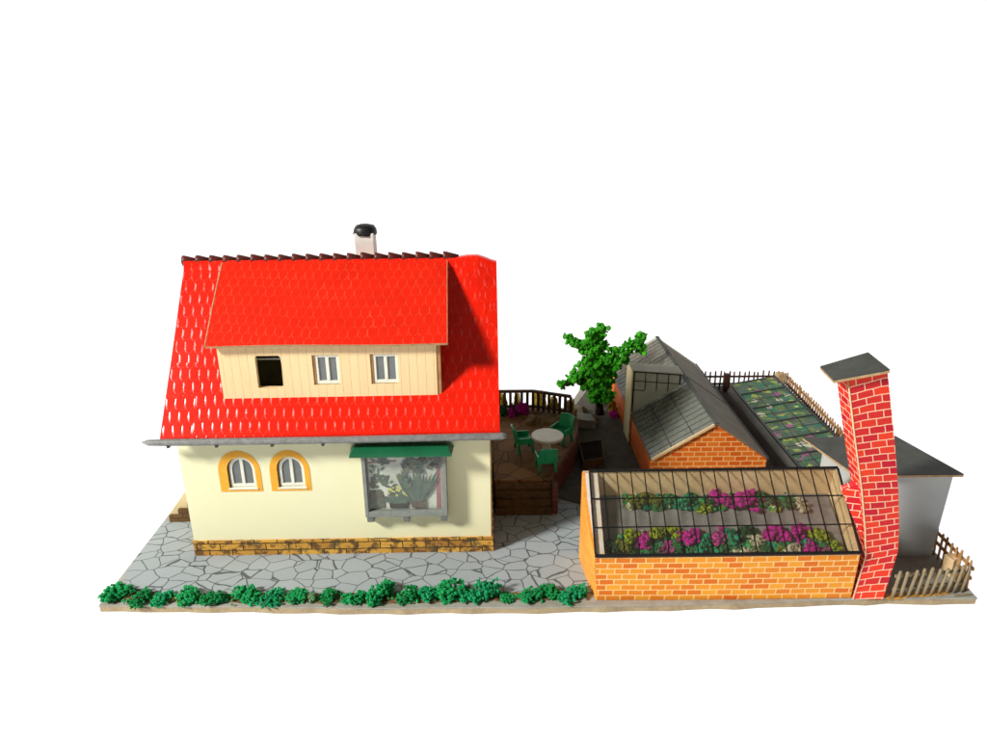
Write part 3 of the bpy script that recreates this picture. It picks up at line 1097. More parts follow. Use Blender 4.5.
# ------------------------------------------------------------------ terrace
TZ = 0.16
ter = thing("terrace", (0.22, 1.1, 0), "raised brown stone terrace with curved edge beside the house", "terrace")
edge = [(-0.003, 0.700), (0.268, 0.700), (0.285, 0.775), (0.345, 0.91), (0.414, 1.068), (0.448, 1.20), (0.460, 1.33), (0.452, 1.43), (0.425, 1.50), (0.24, 1.56), (-0.003, 1.56)]
m = MB()
m.prism([(x, y, 0.0125) for x, y in edge], (0, 0, TZ - 0.0285))
m.build("retaining_wall", M['terrace_wall'], ter)
m = MB()
m.prism([(x * 1.0 + (0.004 if x > 0 else 0), y - (0.004 if y < 0.75 else 0), TZ - 0.0155) for x, y in edge], (0, 0, 0.0155))
m.build("paving", M['terrace'], ter)
m = MB()
pts = [(x - 0.004, y, TZ + 0.004) for x, y in edge[1:9]]
m.tube(pts, 0.009, 6)
m.build("rim", plain("reddish_rim", (0.20, 0.09, 0.06), 0.7, 0.2, 0.2, 30), ter)
m = MB()
for k in range(4):
    m.bb(0.006, 0.268, 0.632 + 0.017 * k, 0.6945, 0.0065 + 0.036 * k, 0.0423 + 0.036 * k)
m.build("stair", M['step'], ter, 0.002)
m = MB()
m.bb(0.2685, 0.296, 0.640, 0.6945, 0.0065, 0.150)
m.build("side_wall", M['terrace_wall'], ter, 0.002)

# railing at the back of the terrace
rl = thing("terrace_railing", (0.22, 1.51, TZ), "dark brown baluster railing along the back of the terrace", "railing")
RP = [(-0.002, 1.515), (0.225, 1.515), (0.432, 1.43)]
for za, w in ((TZ + 0.115, 0.016), (TZ + 0.022, 0.012)):
    m = MB()
    for (xa, ya), (xb, yb) in zip(RP, RP[1:]):
        m.bar((xa, ya, za), (xb, yb, za), w, w * 0.9)
    m.build("rail", M['wood_dark'], rl)
for (xa, ya), (xb, yb), k in ((RP[0], RP[1], 7), (RP[1], RP[2], 7)):
    for i in range(k + 1):
        if xa == RP[1][0] and i == 0:
            continue
        t = i / k
        m = MB()
        m.bar((xa + (xb - xa) * t, ya + (yb - ya) * t, TZ), (xa + (xb - xa) * t, ya + (yb - ya) * t, TZ + 0.110), 0.016, 0.014, (0, 1, 0))
        m.build("baluster", M['wood_dark'], rl)

# garden table and chairs
tb = thing("garden_table", (0.268, 0.975, TZ), "round cream garden table between the green chairs on the terrace", "table")
m = MB()
m.tube([(0.268, 0.975, TZ + 0.083), (0.268, 0.975, TZ + 0.086), (0.268, 0.975, TZ + 0.096), (0.268, 0.975, TZ + 0.099)], [0.076, 0.081, 0.081, 0.078], 36)
m.build("table_top", M['table_white'], tb)
m = MB()
m.tube([(0.268, 0.975, TZ), (0.268, 0.975, TZ + 0.012), (0.268, 0.975, TZ + 0.03), (0.268, 0.975, TZ + 0.083)], [0.032, 0.03, 0.018, 0.020], 14)
m.build("pedestal", M['table_white'], tb)


def make_chair():
    t = thing("garden_chair", (0, 0, 0), "", "chair", "green garden chairs around the round table")
    m = MB()
    m.bb(-0.040, 0.040, -0.036, 0.040, 0.046, 0.056)
    m.build("seat", M['chair'], t, 0.003)
    m = MB()
    cols = []
    for j in range(7):
        b = -0.042 + 0.084 * j / 6
        bow = 0.010 * (1 - (b / 0.042) ** 2)
        cols.append([(b, -0.034 - bow, 0.050), (b * 1.02, -0.044 - bow, 0.095), (b * 0.98, -0.052 - bow, 0.128 - 0.006 * abs(b / 0.042) ** 2)])
    for A, B in zip(cols, cols[1:]):
        for i in range(2):
            m.poly([A[i], B[i], B[i + 1], A[i + 1]])
    bmesh.ops.remove_doubles(m.bm, verts=m.bm.verts, dist=1e-5)
    o = m.build("backrest", M['chair'], t)
    q = o.modifiers.new("thickness", 'SOLIDIFY')
    q.thickness = 0.007
    for s in (-1, 1):
        m = MB()
        m.prism([(s * 0.0405, -0.036, 0.082), (s * 0.0405, 0.036, 0.078), (s * 0.0405, 0.040, 0.070), (s * 0.0405, 0.030, 0.050), (s * 0.0405, -0.036, 0.050)], (s * 0.006, 0, 0))
        m.build("armrest", M['chair'], t)
        for yy_ in (-0.030, 0.034):
            m = MB()
            m.bar((s * 0.040, yy_ * 1.1, 0), (s * 0.034, yy_, 0.047), 0.010, 0.010, (0, 1, 0))
            m.build("leg", M['chair'], t)
    return t


def dup(root):
    r = root.copy()
    COL.objects.link(r)
    for ch_ in list(root.children):
        c = ch_.copy()
        COL.objects.link(c)
        c.parent = r
        for g in list(ch_.children):
            d = g.copy()
            COL.objects.link(d)
            d.parent = c
    return r


proto = make_chair()
for i, (x, y, rz, lab) in enumerate([
        (0.150, 1.010, -78, "green garden chair nearest the house, left of the round table"),
        (0.352, 1.105, 140, "green garden chair behind the round table, near the curved terrace edge"),
        (0.249, 0.800, 8, "green garden chair with its back to the viewer, in front of the round table")]):
    o = proto if i == 0 else dup(proto)
    o.location = (x, y, TZ)
    o.rotation_euler = (0, 0, math.radians(rz))
    o.scale = (1.06, 1.06, 1.06)
    o['label'] = lab

# ------------------------------------------------------------------ foam clumps
CL = {}


def clump_mesh(seed, squash=0.85, grains=260, soft=False):
    key = (seed, squash, soft)
    if key in CL:
        return CL[key]
    rnd = random.Random(seed * 17 + 3)
    m = MB()
    lobes = [(Vector((rnd.uniform(-.55, .55), rnd.uniform(-.45, .45), rnd.uniform(0.05, .75) * squash)), rnd.uniform(.35, .6)) for _ in range(6)]
    for k in range(grains):
        c, r = lobes[k % 6]
        d = Vector((rnd.gauss(0, 1), rnd.gauss(0, 1), rnd.gauss(0, 1))).normalized() * r * rnd.uniform(.6, 1.0)
        p = c + d
        if p.z < -0.02:
            p.z = rnd.uniform(-0.02, 0.15)
        if soft:
            m.grain(p, rnd.uniform(.09, .20), rnd, 2, 0.26)
        else:
            m.grain(p, rnd.uniform(.055, .135), rnd, 1, 0.3)
    if soft:
        for f in m.bm.faces:
            f.smooth = True
    o = m.build("foam", M['f_green'])
    me = o.data
    bpy.data.objects.remove(o)
    CL[key] = me
    return me


def clump(name, loc, size, mat, label, cat, group, seed, squash=0.85, sz=None, rz=None, grains=260, soft=False):
    me = clump_mesh(seed % 9, squash, grains, soft)
    o = bpy.data.objects.new(name, me)
    COL.objects.link(o)
    o.location = loc
    s = size
    o.scale = (s, s * 0.9, sz if sz else s)
    o.rotation_euler = (0, 0, (seed * 1.7) % 6.28 if rz is None else rz)
    o.material_slots[0].link = 'OBJECT'
    o.material_slots[0].material = mat
    return tag(o, label, cat, group)


G = "foam bushes along the front kerb"
B = [
    (-1.505, 0.066, .056, .056, 'f_hedge', "leftmost green foam bush at the paving's rounded front corner"),
    (-1.405, 0.040, .045, .040, 'f_hedge_dark', "low dark green foam bush just right of the leftmost bush"),
    (-1.310, 0.042, .044, .040, 'f_hedge_teal', "small bluish green foam bush left of the house, third bush from left"),
    (-1.215, 0.046, .050, .052, 'f_hedge', "full green foam bush below the house's left front corner"),
    (-1.105, 0.040, .048, .046, 'f_hedge_dark', "deep green foam bush on the kerb right of the house's left corner bush"),
    (-0.990, 0.050, .055, .060, 'f_hedge', "taller rounded green bush below the left arched window"),
    (-0.880, 0.036, .046, .042, 'f_hedge_teal', "small bluish bush between the two arched windows' bushes"),
    (-0.785, 0.040, .046, .042, 'f_hedge', "green foam bush straight below the right arched window"),
    (-0.660, 0.038, .040, .036, 'f_hedge_dark', "low deep green bush beside the pale green tuft"),
    (-0.560, 0.034, .042, .040, 'f_hedge', "small green foam bush at the gap left of the show window"),
    (-0.448, 0.048, .058, .070, 'f_hedge', "tall lumpy green bush below the left side of the show window"),
    (-0.350, 0.040, .047, .054, 'f_hedge_dark', "deep green foam bush below the middle of the show window"),
    (-0.265, 0.046, .046, .046, 'f_hedge_teal', "bluish foam bush below the right side of the show window"),
    (-0.188, 0.044, .056, .084, 'f_hedge', "large bright green two-tier bush right of the show window"),
    (-0.100, 0.036, .050, .054, 'f_hedge_teal', "bluish green bush at the foot of the pointed bush"),
    (-0.032, 0.050, .042, .094, 'f_hedge_teal', "narrow pointed bush, tallest on the kerb, below the house's right corner"),
    (0.045, 0.030, .030, .022, 'f_hedge', "tiny green tuft just right of the tallest pointed bush"),
    (0.125, 0.032, .042, .034, 'f_hedge', "low green foam bush in front of the open paving"),
    (0.205, 0.042, .050, .050, 'f_hedge_dark', "deep green bush second from right end of the kerb"),
    (0.300, 0.040, .054, .052, 'f_hedge_teal', "last bluish bush at the right end, beside the brick greenhouse"),
]
for i, (x, y, r, h, mt, lab) in enumerate(B):
    clump("foam_bush", (x, y, 0.003), r * 1.25, M[mt], lab, "bush", G, i + 2, 0.85, h * 0.82)
clump("pale_tuft", (-0.722, 0.030, 0.003), .022, M['f_pale'], "tiny pale green tuft among the kerb bushes under the arched windows", "tuft", G, 5, 0.85, .036)

# ------------------------------------------------------------------ front greenhouse
gh = thing("front_greenhouse", (0.88, 0.16, 0), "long low brick greenhouse with sloping black barred glass, in front", "greenhouse")
m = MB()
# front wall leans outward a little; slightly bowed
FB = [Vector((0.397 + (1.392 - 0.397) * k / 12, 0.021 - 0.004 * math.sin(math.pi * k / 12), 0.0005)) for k in range(13)]
FT = [Vector((0.379 + (1.386 - 0.379) * k / 12, 0.004 - 0.004 * math.sin(math.pi * k / 12), 0.208 + 0.004 * k / 12)) for k in range(13)]
for k in range(12):
    a, b, c, d = FB[k], FB[k + 1], FT[k + 1], FT[k]
    off = Vector((0, 0.018, 0))
    m.poly([a, b, c, d], [(a.x, 0), (b.x, 0), (c.x, .212), (d.x, .212)])
    m.poly([a + off, d + off, c + off, b + off])
    m.poly([d, c, c + off, d + off])
m.build("front_wall", M['brick_front'], gh, fix=False)
m = MB()
LW = lambda t, z: Vector((0.3955 - 0.038 * t - 0.006 * math.sin(math.pi * t) * (1 + z) - (0.016 if z > 0.1 else 0) * (1 - t), 0.0215 + 0.28 * t - 0.016 * (1 - t) * min(1, z / .2), z))
gl_z = lambda y: 0.209 + (y - 0.004) * (0.414 - 0.209) / (0.296)
for k in range(8):
    t0, t1 = k / 8, (k + 1) / 8
    for j in range(3):
        def P(t, j):
            zt = gl_z(0.0215 + 0.28 * t - 0.016 * (1 - t)) - 0.002
            return LW(t, 0.0005 + zt * j / 3)
        m.poly([P(t1, j), P(t0, j), P(t0, j + 1), P(t1, j + 1)])
bmesh.ops.remove_doubles(m.bm, verts=m.bm.verts, dist=1e-5)
o = m.build("side_wall", M['brick_side'], gh, fix=False)
q = o.modifiers.new("thickness", 'SOLIDIFY')
q.thickness = 0.012
q.offset = -1
# right side wall, back wall, inside card
m = MB()
m.prism([(1.378, 0.0395, 0.0005), (1.378, 0.30, 0.0005), (1.384, 0.30, 0.414), (1.376, 0.024, 0.214)], (0.014, 0, 0))
m.build("side_wall", [M['inner_card']], gh)
m = MB()
m.prism([(0.366, 0.3025, 0.0005), (1.394, 0.3025, 0.0005), (1.394, 0.3025, 0.416), (0.362, 0.3025, 0.412)], (0, 0.014, 0))
m.build("back_wall", M['inner_card'], gh)
# sloping bed the plants stand on
m = MB()
m.prism([(0.40, 0.0400, 0.163), (0.40, 0.300, 0.304), (0.40, 0.300, 0.290), (0.40, 0.0400, 0.149)], (0.974, 0, 0))
m.build("planting_bed", M['bench'], gh)
# glued card lip under the left edge of the glass
m = MB()
m.prism([(0.384, 0.0035, 0.2075), (0.416, 0.0035, 0.2075), (0.420, 0.299, 0.4115), (0.362, 0.299, 0.4115)], (0, 0.002, -0.004))
m.build("glue_lip", M['glue'], gh)
# glazing
c00, c10, c11, c01 = Vector((0.379, 0.0, 0.2135)), Vector((1.389, 0.0, 0.2175)), Vector((1.398, 0.302, 0.426)), Vector((0.385, 0.302, 0.421))
gq = lambda a, b: c00.lerp(c10, a).lerp(c01.lerp(c11, a), b)
m = MB()
for k in range(6):
    m.poly([gq(k / 6, 0), gq((k + 1) / 6, 0), gq((k + 1) / 6, 1), gq(k / 6, 1)])
bmesh.ops.remove_doubles(m.bm, verts=m.bm.verts, dist=1e-5)
glz = m.build("glass_roof", M['glass_clear'], gh, fix=False)
nrm = (c10 - c00).cross(c01 - c00).normalized()
up = tuple(nrm)
m = MB()
for k in range(1, 18):
    j = random.uniform(-.0012, .0012)
    m.bar(gq(k / 18 + j, 0.02) + nrm * .002, gq(k / 18 + j, 0.985) + nrm * .002, 0.0042, 0.003, up)
for b in (0.325, 0.655):
    m.bar(gq(0, b) + nrm * .003, gq(1, b) + nrm * .003, 0.0045, 0.003, up)
m.build("glazing_bars", M['black'], glz)
m = MB()
m.bar(gq(-0.001, 0.012) + nrm * .003, gq(1.001, 0.012) + nrm * .003, 0.012, 0.008, up)
m.bar(gq(0, 0.99) + nrm * .003, gq(1, 0.99) + nrm * .003, 0.0095, 0.006, up)
m.bar(gq(0.0015, 0.03) + nrm * .0035, gq(0.0015, 0.98) + nrm * .0035, 0.007, 0.006, up)
m.bar(gq(0.9985, 0.03) + nrm * .0035, gq(0.9985, 0.98) + nrm * .0035, 0.007, 0.006, up)
m.build("glazing_frame", M['black'], glz)

GP = "foam plants in the front greenhouse"
bedz = lambda y: 0.163 + (y - 0.04) * (0.141 / 0.26)
R1 = [  # front row
    (0.450, 0.085, .030, 'f_darkgreen', "dark green clump in the front row, beside the glue-smeared left edge"),
    (0.500, 0.082, .030, 'f_olive', "olive clump in the front row, second from the left end"),
    (0.540, 0.118, .032, 'f_lime', "tall lime clump in the front row, left of the first magenta flower"),
    (0.536, 0.070, .024, 'f_green', "small green clump at the glass below the tall lime clump"),
    (0.594, 0.112, .034, 'f_magenta', "leftmost magenta flower in the front row"),
    (0.620, 0.072, .024, 'f_green', "green clump at the glass below the leftmost magenta flower"),
    (0.648, 0.135, .032, 'f_lime', "lime clump in the front row, just right of the leftmost magenta flower"),
    (0.708, 0.135, .032, 'f_lime', "lime clump in the front row, just left of the second tall magenta flower"),
    (0.667, 0.080, .024, 'f_pink', "small pink flower low at the glass between two lime clumps"),
    (0.645, 0.058, .020, 'f_teal', "small teal clump at the glass edge under the small pink flower"),
    (0.710, 0.080, .026, 'f_green', "mid green clump at the glass right of the small pink flower"),
    (0.763, 0.116, .036, 'f_magenta', "second tall magenta flower in the front row, between lime and teal"),
    (0.818, 0.086, .034, 'f_teal', "round teal clump in the front row between two magenta flowers"),
    (0.879, 0.122, .032, 'f_pink', "rosy magenta flower in the front row, right of the round teal clump"),
    (0.936, 0.115, .034, 'f_teal', "tall teal clump in the middle of the front row"),
    (0.990, 0.128, .030, 'f_darkgreen', "dark green clump in the front row, right of the tall teal clump"),
    (0.950, 0.066, .024, 'f_cream', "low cream clump at the glass below the tall teal clump"),
    (0.990, 0.064, .022, 'f_cream', "low cream clump at the glass below the dark green clump in mid row"),
    (1.026, 0.104, .026, 'f_cream', "tall cream clump in the front row right of centre"),
    (1.060, 0.076, .024, 'f_green', "green clump at the glass left of the third tall magenta flower"),
    (1.112, 0.116, .038, 'f_magenta', "third tall magenta flower of the front row, between cream clumps"),
    (1.158, 0.070, .028, 'f_cream', "cream clump at the glass between the two right-hand magenta flowers"),
    (1.215, 0.125, .038, 'f_magenta', "rightmost tall magenta flower in the front row"),
    (1.222, 0.072, .030, 'f_magenta', "low magenta flower at the glass under the rightmost tall one"),
    (1.284, 0.118, .034, 'f_lime', "upper lime clump near the right end of the front row"),
    (1.316, 0.084, .030, 'f_lime', "lower lime clump at the right end of the front row"),
    (1.272, 0.062, .022, 'f_pink', "small pink flower at the glass below the right-hand lime clumps"),
]
R2 = [  # back row
    (0.555, 0.262, .030, 'f_olive', "olive clump at the left end of the back row"),
    (0.605, 0.260, .034, 'f_olive', "larger olive clump, second from the left in the back row"),
    (0.655, 0.264, .030, 'f_olive', "third olive clump in the back row, next to green ones"),
    (0.708, 0.258, .034, 'f_green', "green clump right of the olive clumps in the back row"),
    (0.764, 0.258, .034, 'f_teal', "teal clump in the back row behind the second tall magenta flower"),
    (0.808, 0.262, .032, 'f_green', "green clump in the back row left of the small lime clump"),
    (0.842, 0.236, .024, 'f_lime', "small lime clump in the back row"),
    (0.880, 0.260, .030, 'f_darkgreen', "dark green clump in the back row left of the magenta flowers"),
    (0.932, 0.262, .036, 'f_magenta', "left one of two magenta flowers in the back row"),
    (0.985, 0.258, .028, 'f_darkgreen', "dark green clump between the two back row magenta flowers"),
    (1.036, 0.255, .040, 'f_magenta', "right one of two magenta flowers in the back row"),
    (1.078, 0.275, .030, 'f_green', "tall green clump behind the right back row magenta flower"),
    (1.128, 0.258, .028, 'f_darkgreen', "dark green clump in the back row left of the lime one near its end"),
    (1.142, 0.232, .020, 'f_lime', "tiny lime clump near the right end of the back row"),
    (1.192, 0.250, .032, 'f_green', "green clump next to the cream one at the end of the back row"),
    (1.246, 0.240, .030, 'f_cream', "cream clump at the right end of the back row"),
]
for i, (x, y, r, mt, lab) in enumerate(R1 + R2):
    nm = "flower_clump" if mt in ('f_magenta', 'f_pink') else "foam_plant"
    yy = y + 0.004
    clump(nm, (x, yy, bedz(yy) - 0.006), r * (1.68 if mt in ('f_magenta', 'f_pink', 'f_cream') else 1.5), M[mt], lab, "flower" if nm == "flower_clump" else "plant", GP, i, 0.85, r * 1.35, None, 110, True)

def ground_cover(name, spots_, mat, seed, n_, label_):
    rnd = random.Random(seed)
    m = MB()
    for _ in range(n_):
        x0, x1, yc, ys, zc, r0, r1 = spots_[rnd.randrange(len(spots_))]
        y = rnd.gauss(yc, ys)
        m.grain((rnd.uniform(x0, x1), y, zc(y) + rnd.uniform(0, r1)), rnd.uniform(r0, r1), rnd, 1, 0.35)
    o = m.build(name, mat)
    o['kind'] = 'stuff'
    o['label'] = label_
    return o


ground_cover("greenhouse_ground_cover", [(0.45, 1.325, 0.088, 0.020, lambda y: bedz(max(.04, y)), .006, .014), (0.53, 1.23, 0.262, 0.012, lambda y: bedz(min(y, .29)), .006, .015)], M['f_green_cover'], 5, 900, "green foam crumbs between the plants in the front greenhouse")
ground_cover("kerb_ground_cover", [(-1.53, 0.33, 0.048, 0.014, lambda y: 0.004, .003, .008)], M['f_hedge_cover'], 6, 420, "green foam crumbs between the kerb bushes")

# ------------------------------------------------------------------ rear greenhouse
rg = thing("rear_greenhouse", (1.06, 1.53, 0), "gabled brick greenhouse with dusty glass roof and side porch", "greenhouse")
gy0, gy1, gx0, gx1, gez, grx, grz = 0.87, 2.20, 0.772, 1.345, 0.173, 1.074, 0.364
m = MB()
for y in (gy0, gy1 - 0.015):
    m = MB()
    m.prism([(gx0 + .002, y, 0.0055), (gx1 - .002, y, 0.0055), (gx1 - .002, y, gez - 0.008), (grx, y, grz - 0.008), (gx0 + .002, y, gez - 0.008)], (0, 0.015, 0))
    m.build("gable_wall", M['brick_rear'], rg)
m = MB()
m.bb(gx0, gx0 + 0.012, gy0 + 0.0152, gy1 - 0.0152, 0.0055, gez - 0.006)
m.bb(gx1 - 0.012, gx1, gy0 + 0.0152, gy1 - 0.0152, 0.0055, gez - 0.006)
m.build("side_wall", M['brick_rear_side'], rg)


def slope_panel(a, b, c, d, mat, name, parent, ncol, nrow, bw, flip=False, horiz=True):
    a, b, c, d = map(Vector, (a, b, c, d))
    g = lambda s, t: a.lerp(b, s).lerp(d.lerp(c, s), t)
    nn = (b - a).cross(d - a).normalized()
    if nn.z < 0:
        nn = -nn
    m = MB()
    for i in range(8):
        for j in range(4):
            m.poly([g(i / 8, j / 4), g((i + 1) / 8, j / 4), g((i + 1) / 8, (j + 1) / 4), g(i / 8, (j + 1) / 4)])
    bmesh.ops.remove_doubles(m.bm, verts=m.bm.verts, dist=1e-5)
    gl_ = m.build(name, mat, parent)
    q = gl_.modifiers.new("thickness", 'SOLIDIFY')
    q.thickness = 0.002
    q.offset = -1
    m = MB()
    for i in range(1, ncol):
        m.bar(g(i / ncol, 0.01) + nn * .0015, g(i / ncol, 0.99) + nn * .0015, bw * 0.7, 0.003, tuple(nn))
    if horiz:
        for j in range(1, nrow):
            m.bar(g(0.005, j / nrow) + nn * .0025, g(0.995, j / nrow) + nn * .0025, bw, 0.003, tuple(nn))
    m.bar(g(0, 0.004) + nn * .002, g(1, 0.004) + nn * .002, bw * 1.6, 0.005, tuple(nn))
    m.build("glazing_bars", M['black'], gl_)
    return gl_


ov = 0.012
slope_panel((gx0 - .004, gy0 - ov, gez), (gx0 - .004, gy1 + ov, gez), (grx, gy1 + ov, grz), (grx, gy0 - ov, grz), M['glass_dusty'], "glass_roof", rg, 26, 3, 0.004)
slope_panel((gx1 + .004, gy0 - ov, gez - .002), (gx1 + .004, gy1 + ov, gez - .002), (grx, gy1 + ov, grz), (grx, gy0 - ov, grz), M['glass_frosted'], "glass_roof", rg, 2, 1, 0.004)
m = MB()
m.bar((grx, gy0 - ov, grz + .003), (grx, gy1 + ov, grz + .003), 0.022, 0.008)
m.build("ridge_bar", M['felt'], rg, 0.002)
m = MB()
m.bar((gx0 + .002, gy0 - 0.009, gez + 0.000), (grx - .01, gy0 - 0.009, grz - 0.006), 0.012, 0.008, (0, -1, 0))
m.build("barge_board", M['inner_card'], rg)
# side porch piercing the left slope
px0, px1, py0, py1 = 0.760, 1.030, 1.395, 1.550
zl, zr = 0.440, 0.418
pc = MB()
pc.prism([(px0, py0, 0.0055), (px0, py1, 0.0055), (px0, py1, zl - .03), (px0, py1 - .05, zl - .004), (px0, py0, zl - .004)], (0.0075, 0, 0))
porch = pc.build("porch_door", M['pale_door'], rg)
m = MB()
pf = [(px0 + .009, gez + .010), (px0 + .009, zl - .005), (px1, zr - .005), (px1, gez + 0.63 * (px1 - gx0) + .01)]
m.prism([(x, py0 + .003, z) for x, z in pf], (0, 0.002, 0))
pg = m.build("porch_glass", M['glass_frosted'], rg)
m = MB()
tz = lambda x: zl + (zr - zl) * (x - px0) / (px1 - px0) - .005
bz = lambda x: gez + .010 + 0.63 * (x - px0)
for k in range(0, 5):
    x = px0 + .012 + (px1 - px0 - .016) * k / 4
    m.bar((x, py0 + .001, bz(x) + .004 if k in (0, 4) else max(bz(x), tz(x) - 0.105)), (x, py0 + .001, tz(x)), 0.005 if 0 < k < 4 else 0.009, 0.004, (0, 1, 0))
for dz, w in ((0.0, 0.010), (0.055, 0.004)):
    m.bar((px0 + .006, py0, tz(px0) - dz), (px1 + .003, py0, tz(px1) - dz), 0.004, w)
m.bar((px0 + .006, py0, tz(px0) - .108), (px0 + .075, py0, tz(px0 + .075) - .108), 0.004, 0.004)
m.build("glazing_bars", M['black'], pg)
m = MB()
m.prism([(px0, py0 - .004, zl - .002), (px1 + .01, py0 - .004, zr - .002), (px1 + .01, py0 - .004, zr + .003), (px0, py0 - .004, zl + .003)], (0, py1 - py0 - .03, 0))
m.build("porch_roof", M['glass_frosted'], rg)
# a strip of old staging inside
m = MB()
m.bb(gx0 + .02, gx1 - .02, gy0 + .03, gy1 - .03, 0.0055, 0.03)
m.build("floor_slab", M['yard'], rg)

# ------------------------------------------------------------------ cold frame
cf = thing("cold_frame", (1.66, 1.35, 0), "dark sided cold frame with seedlings under its black barred lid", "cold frame")
cx0, cx1, cy0, cy1, cz0, cz1 = 1.528, 1.806, 0.735, 2.022, 0.100, 0.150
m = MB()
m.prism([(cx0, cy0, 0.0055), (cx1, cy0, 0.0055), (cx1, cy0, cz1 - .008), (cx0, cy0, cz0 - .008)], (0, cy1 - cy0, 0))
m.build("box", M['black'], cf)
m = MB()
m.prism([(cx0 - .045, cy0, 0.0055), (cx0 - .0005, cy0, 0.0055), (cx0 - .0005, cy0, cz0 - .012)], (0, cy1 - cy0, 0))
m.build("side_slope", M['felt'], cf)
A_, B_, C_, D_ = Vector((cx0, cy0, cz0)), Vector((cx1, cy0, cz1)), Vector((cx1, cy1, cz1)), Vector((cx0, cy1, cz0))
m = MB()
m.prism([A_ - Vector((0, 0, .006)), B_ - Vector((0, 0, .006)), C_ - Vector((0, 0, .006)), D_ - Vector((0, 0, .006))], (0, 0, 0.006))
lid = m.build("seedling_lid", M['seedlings'], cf)
g = lambda s, t: A_.lerp(B_, s).lerp(D_.lerp(C_, s), t)
nn = (B_ - A_).cross(D_ - A_).normalized()
m = MB()
for i in (1, 2):
    m.bar(g(i / 3, 0.005) + nn * .0012, g(i / 3, 0.995) + nn * .0012, 0.0035, 0.002, tuple(nn))
yb = [0.88, 1.032, 1.213, 1.424, 1.629, 1.845]
for y in yb:
    t = (y - cy0) / (cy1 - cy0)
    m.bar(g(0.005, t) + nn * .003, g(0.995, t) + nn * .003, 0.012, 0.005, tuple(nn))
for i, y in enumerate(yb[:-1]):
    t = ((y + yb[i + 1]) / 2 - cy0) / (cy1 - cy0)
    m.bar(g(0.005, t) + nn * .001, g(0.995, t) + nn * .001, 0.003, 0.002, tuple(nn))
m.bar(g(0, 0) + nn * .003, g(0, 1) + nn * .003, 0.012, 0.007, tuple(nn))
m.bar(g(1, 0) + nn * .003, g(1, 1) + nn * .003, 0.010, 0.007, tuple(nn))
m.bar(g(0, 1) + nn * .003, g(1, 1) + nn * .003, 0.006, 0.005, tuple(nn))
m.build("glazing_bars", M['black'], lid)

# ------------------------------------------------------------------ shed
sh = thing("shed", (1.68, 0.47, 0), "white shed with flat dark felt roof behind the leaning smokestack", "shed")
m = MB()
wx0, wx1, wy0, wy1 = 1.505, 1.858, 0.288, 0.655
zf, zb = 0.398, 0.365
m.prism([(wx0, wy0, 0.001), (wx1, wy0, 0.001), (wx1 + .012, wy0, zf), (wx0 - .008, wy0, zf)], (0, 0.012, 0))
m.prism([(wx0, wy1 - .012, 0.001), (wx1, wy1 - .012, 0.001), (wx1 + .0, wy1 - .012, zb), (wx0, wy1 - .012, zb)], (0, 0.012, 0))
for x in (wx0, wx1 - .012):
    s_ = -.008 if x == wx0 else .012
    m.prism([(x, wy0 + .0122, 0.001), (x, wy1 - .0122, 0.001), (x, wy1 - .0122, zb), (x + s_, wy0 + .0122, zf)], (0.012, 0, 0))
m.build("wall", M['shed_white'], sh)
m = MB()
m.mi = 0
rq = [Vector((1.459, 0.258, 0.4135)), Vector((1.893, 0.262, 0.411)), Vector((1.852, 0.700, 0.370)), Vector((1.424, 0.700, 0.368))]
m.prism([p - Vector((0, 0, .004)) for p in rq], (0, 0, 0.004))
rf = m.build("roof", M['felt'], sh)
m = MB()
m.prism([p - Vector((0, 0, .0135)) for p in rq], (0, 0, 0.009))
m.build("roof_edge", M['card_edge'], rf)

# ------------------------------------------------------------------ leaning smokestack
sk = thing("smokestack", (1.45, 0.06, 0), "bent leaning red brick smokestack with dark square cap", "chimney")
FL = [(1.398, 0.012, 0.001), (1.424, 0.030, 0.188), (1.404, 0.033, 0.302), (1.363, 0.035, 0.474), (1.301, 0.035, 0.69), (1.240, 0.035, 0.912)]
FR = [(1.512, 0.008, 0.001), (1.544, 0.030, 0.204), (1.530, 0.033, 0.314), (1.498, 0.035, 0.473), (1.440, 0.035, 0.70), (1.373, 0.035, 0.940)]
dep = [0.095, 0.095, 0.095, 0.095, 0.097, 0.099]
m = MB()
run = [0.0]
for i in range(1, len(FL)):
    run.append(run[-1] + (Vector(FL[i]) - Vector(FL[i - 1])).length)
for i in range(len(FL) - 1):
    a, b, c, d = Vector(FL[i]), Vector(FR[i]), Vector(FR[i + 1]), Vector(FL[i + 1])
    o0, o1 = Vector((0, dep[i], 0)), Vector((0, dep[i + 1], 0))
    wl, wh = (b - a).length, (c - d).length
    m.poly([a, b, c, d], [(0, run[i]), (wl, run[i] - .010), (wh, run[i + 1] - .010), (0, run[i + 1])])
    m.poly([a + o0, a, d, d + o1], [(-dep[i] + .02, run[i]), (.02, run[i]), (.02, run[i + 1]), (-dep[i + 1] + .02, run[i + 1])])
    m.poly([b, b + o0, c + o1, c], [(0, run[i]), (dep[i], run[i]), (dep[i + 1], run[i + 1]), (0, run[i + 1])])
    m.poly([b + o0, a + o0, d + o1, c + o1], [(0, run[i]), (wl, run[i]), (wh, run[i + 1]), (0, run[i + 1])])
a, b = Vector(FL[-1]), Vector(FR[-1])
m.poly([a, b, b + Vector((0, dep[-1], 0)), a + Vector((0, dep[-1], 0))])
shaft = m.build("shaft", M['brick_red'], sk, fix=False)
m = MB()
m.tube([Vector(p) + Vector((-0.0005, 0.0005, 0)) for p in FL], 0.0032, 6)
m.build("corner_fold", M['mortar_edge'], shaft)
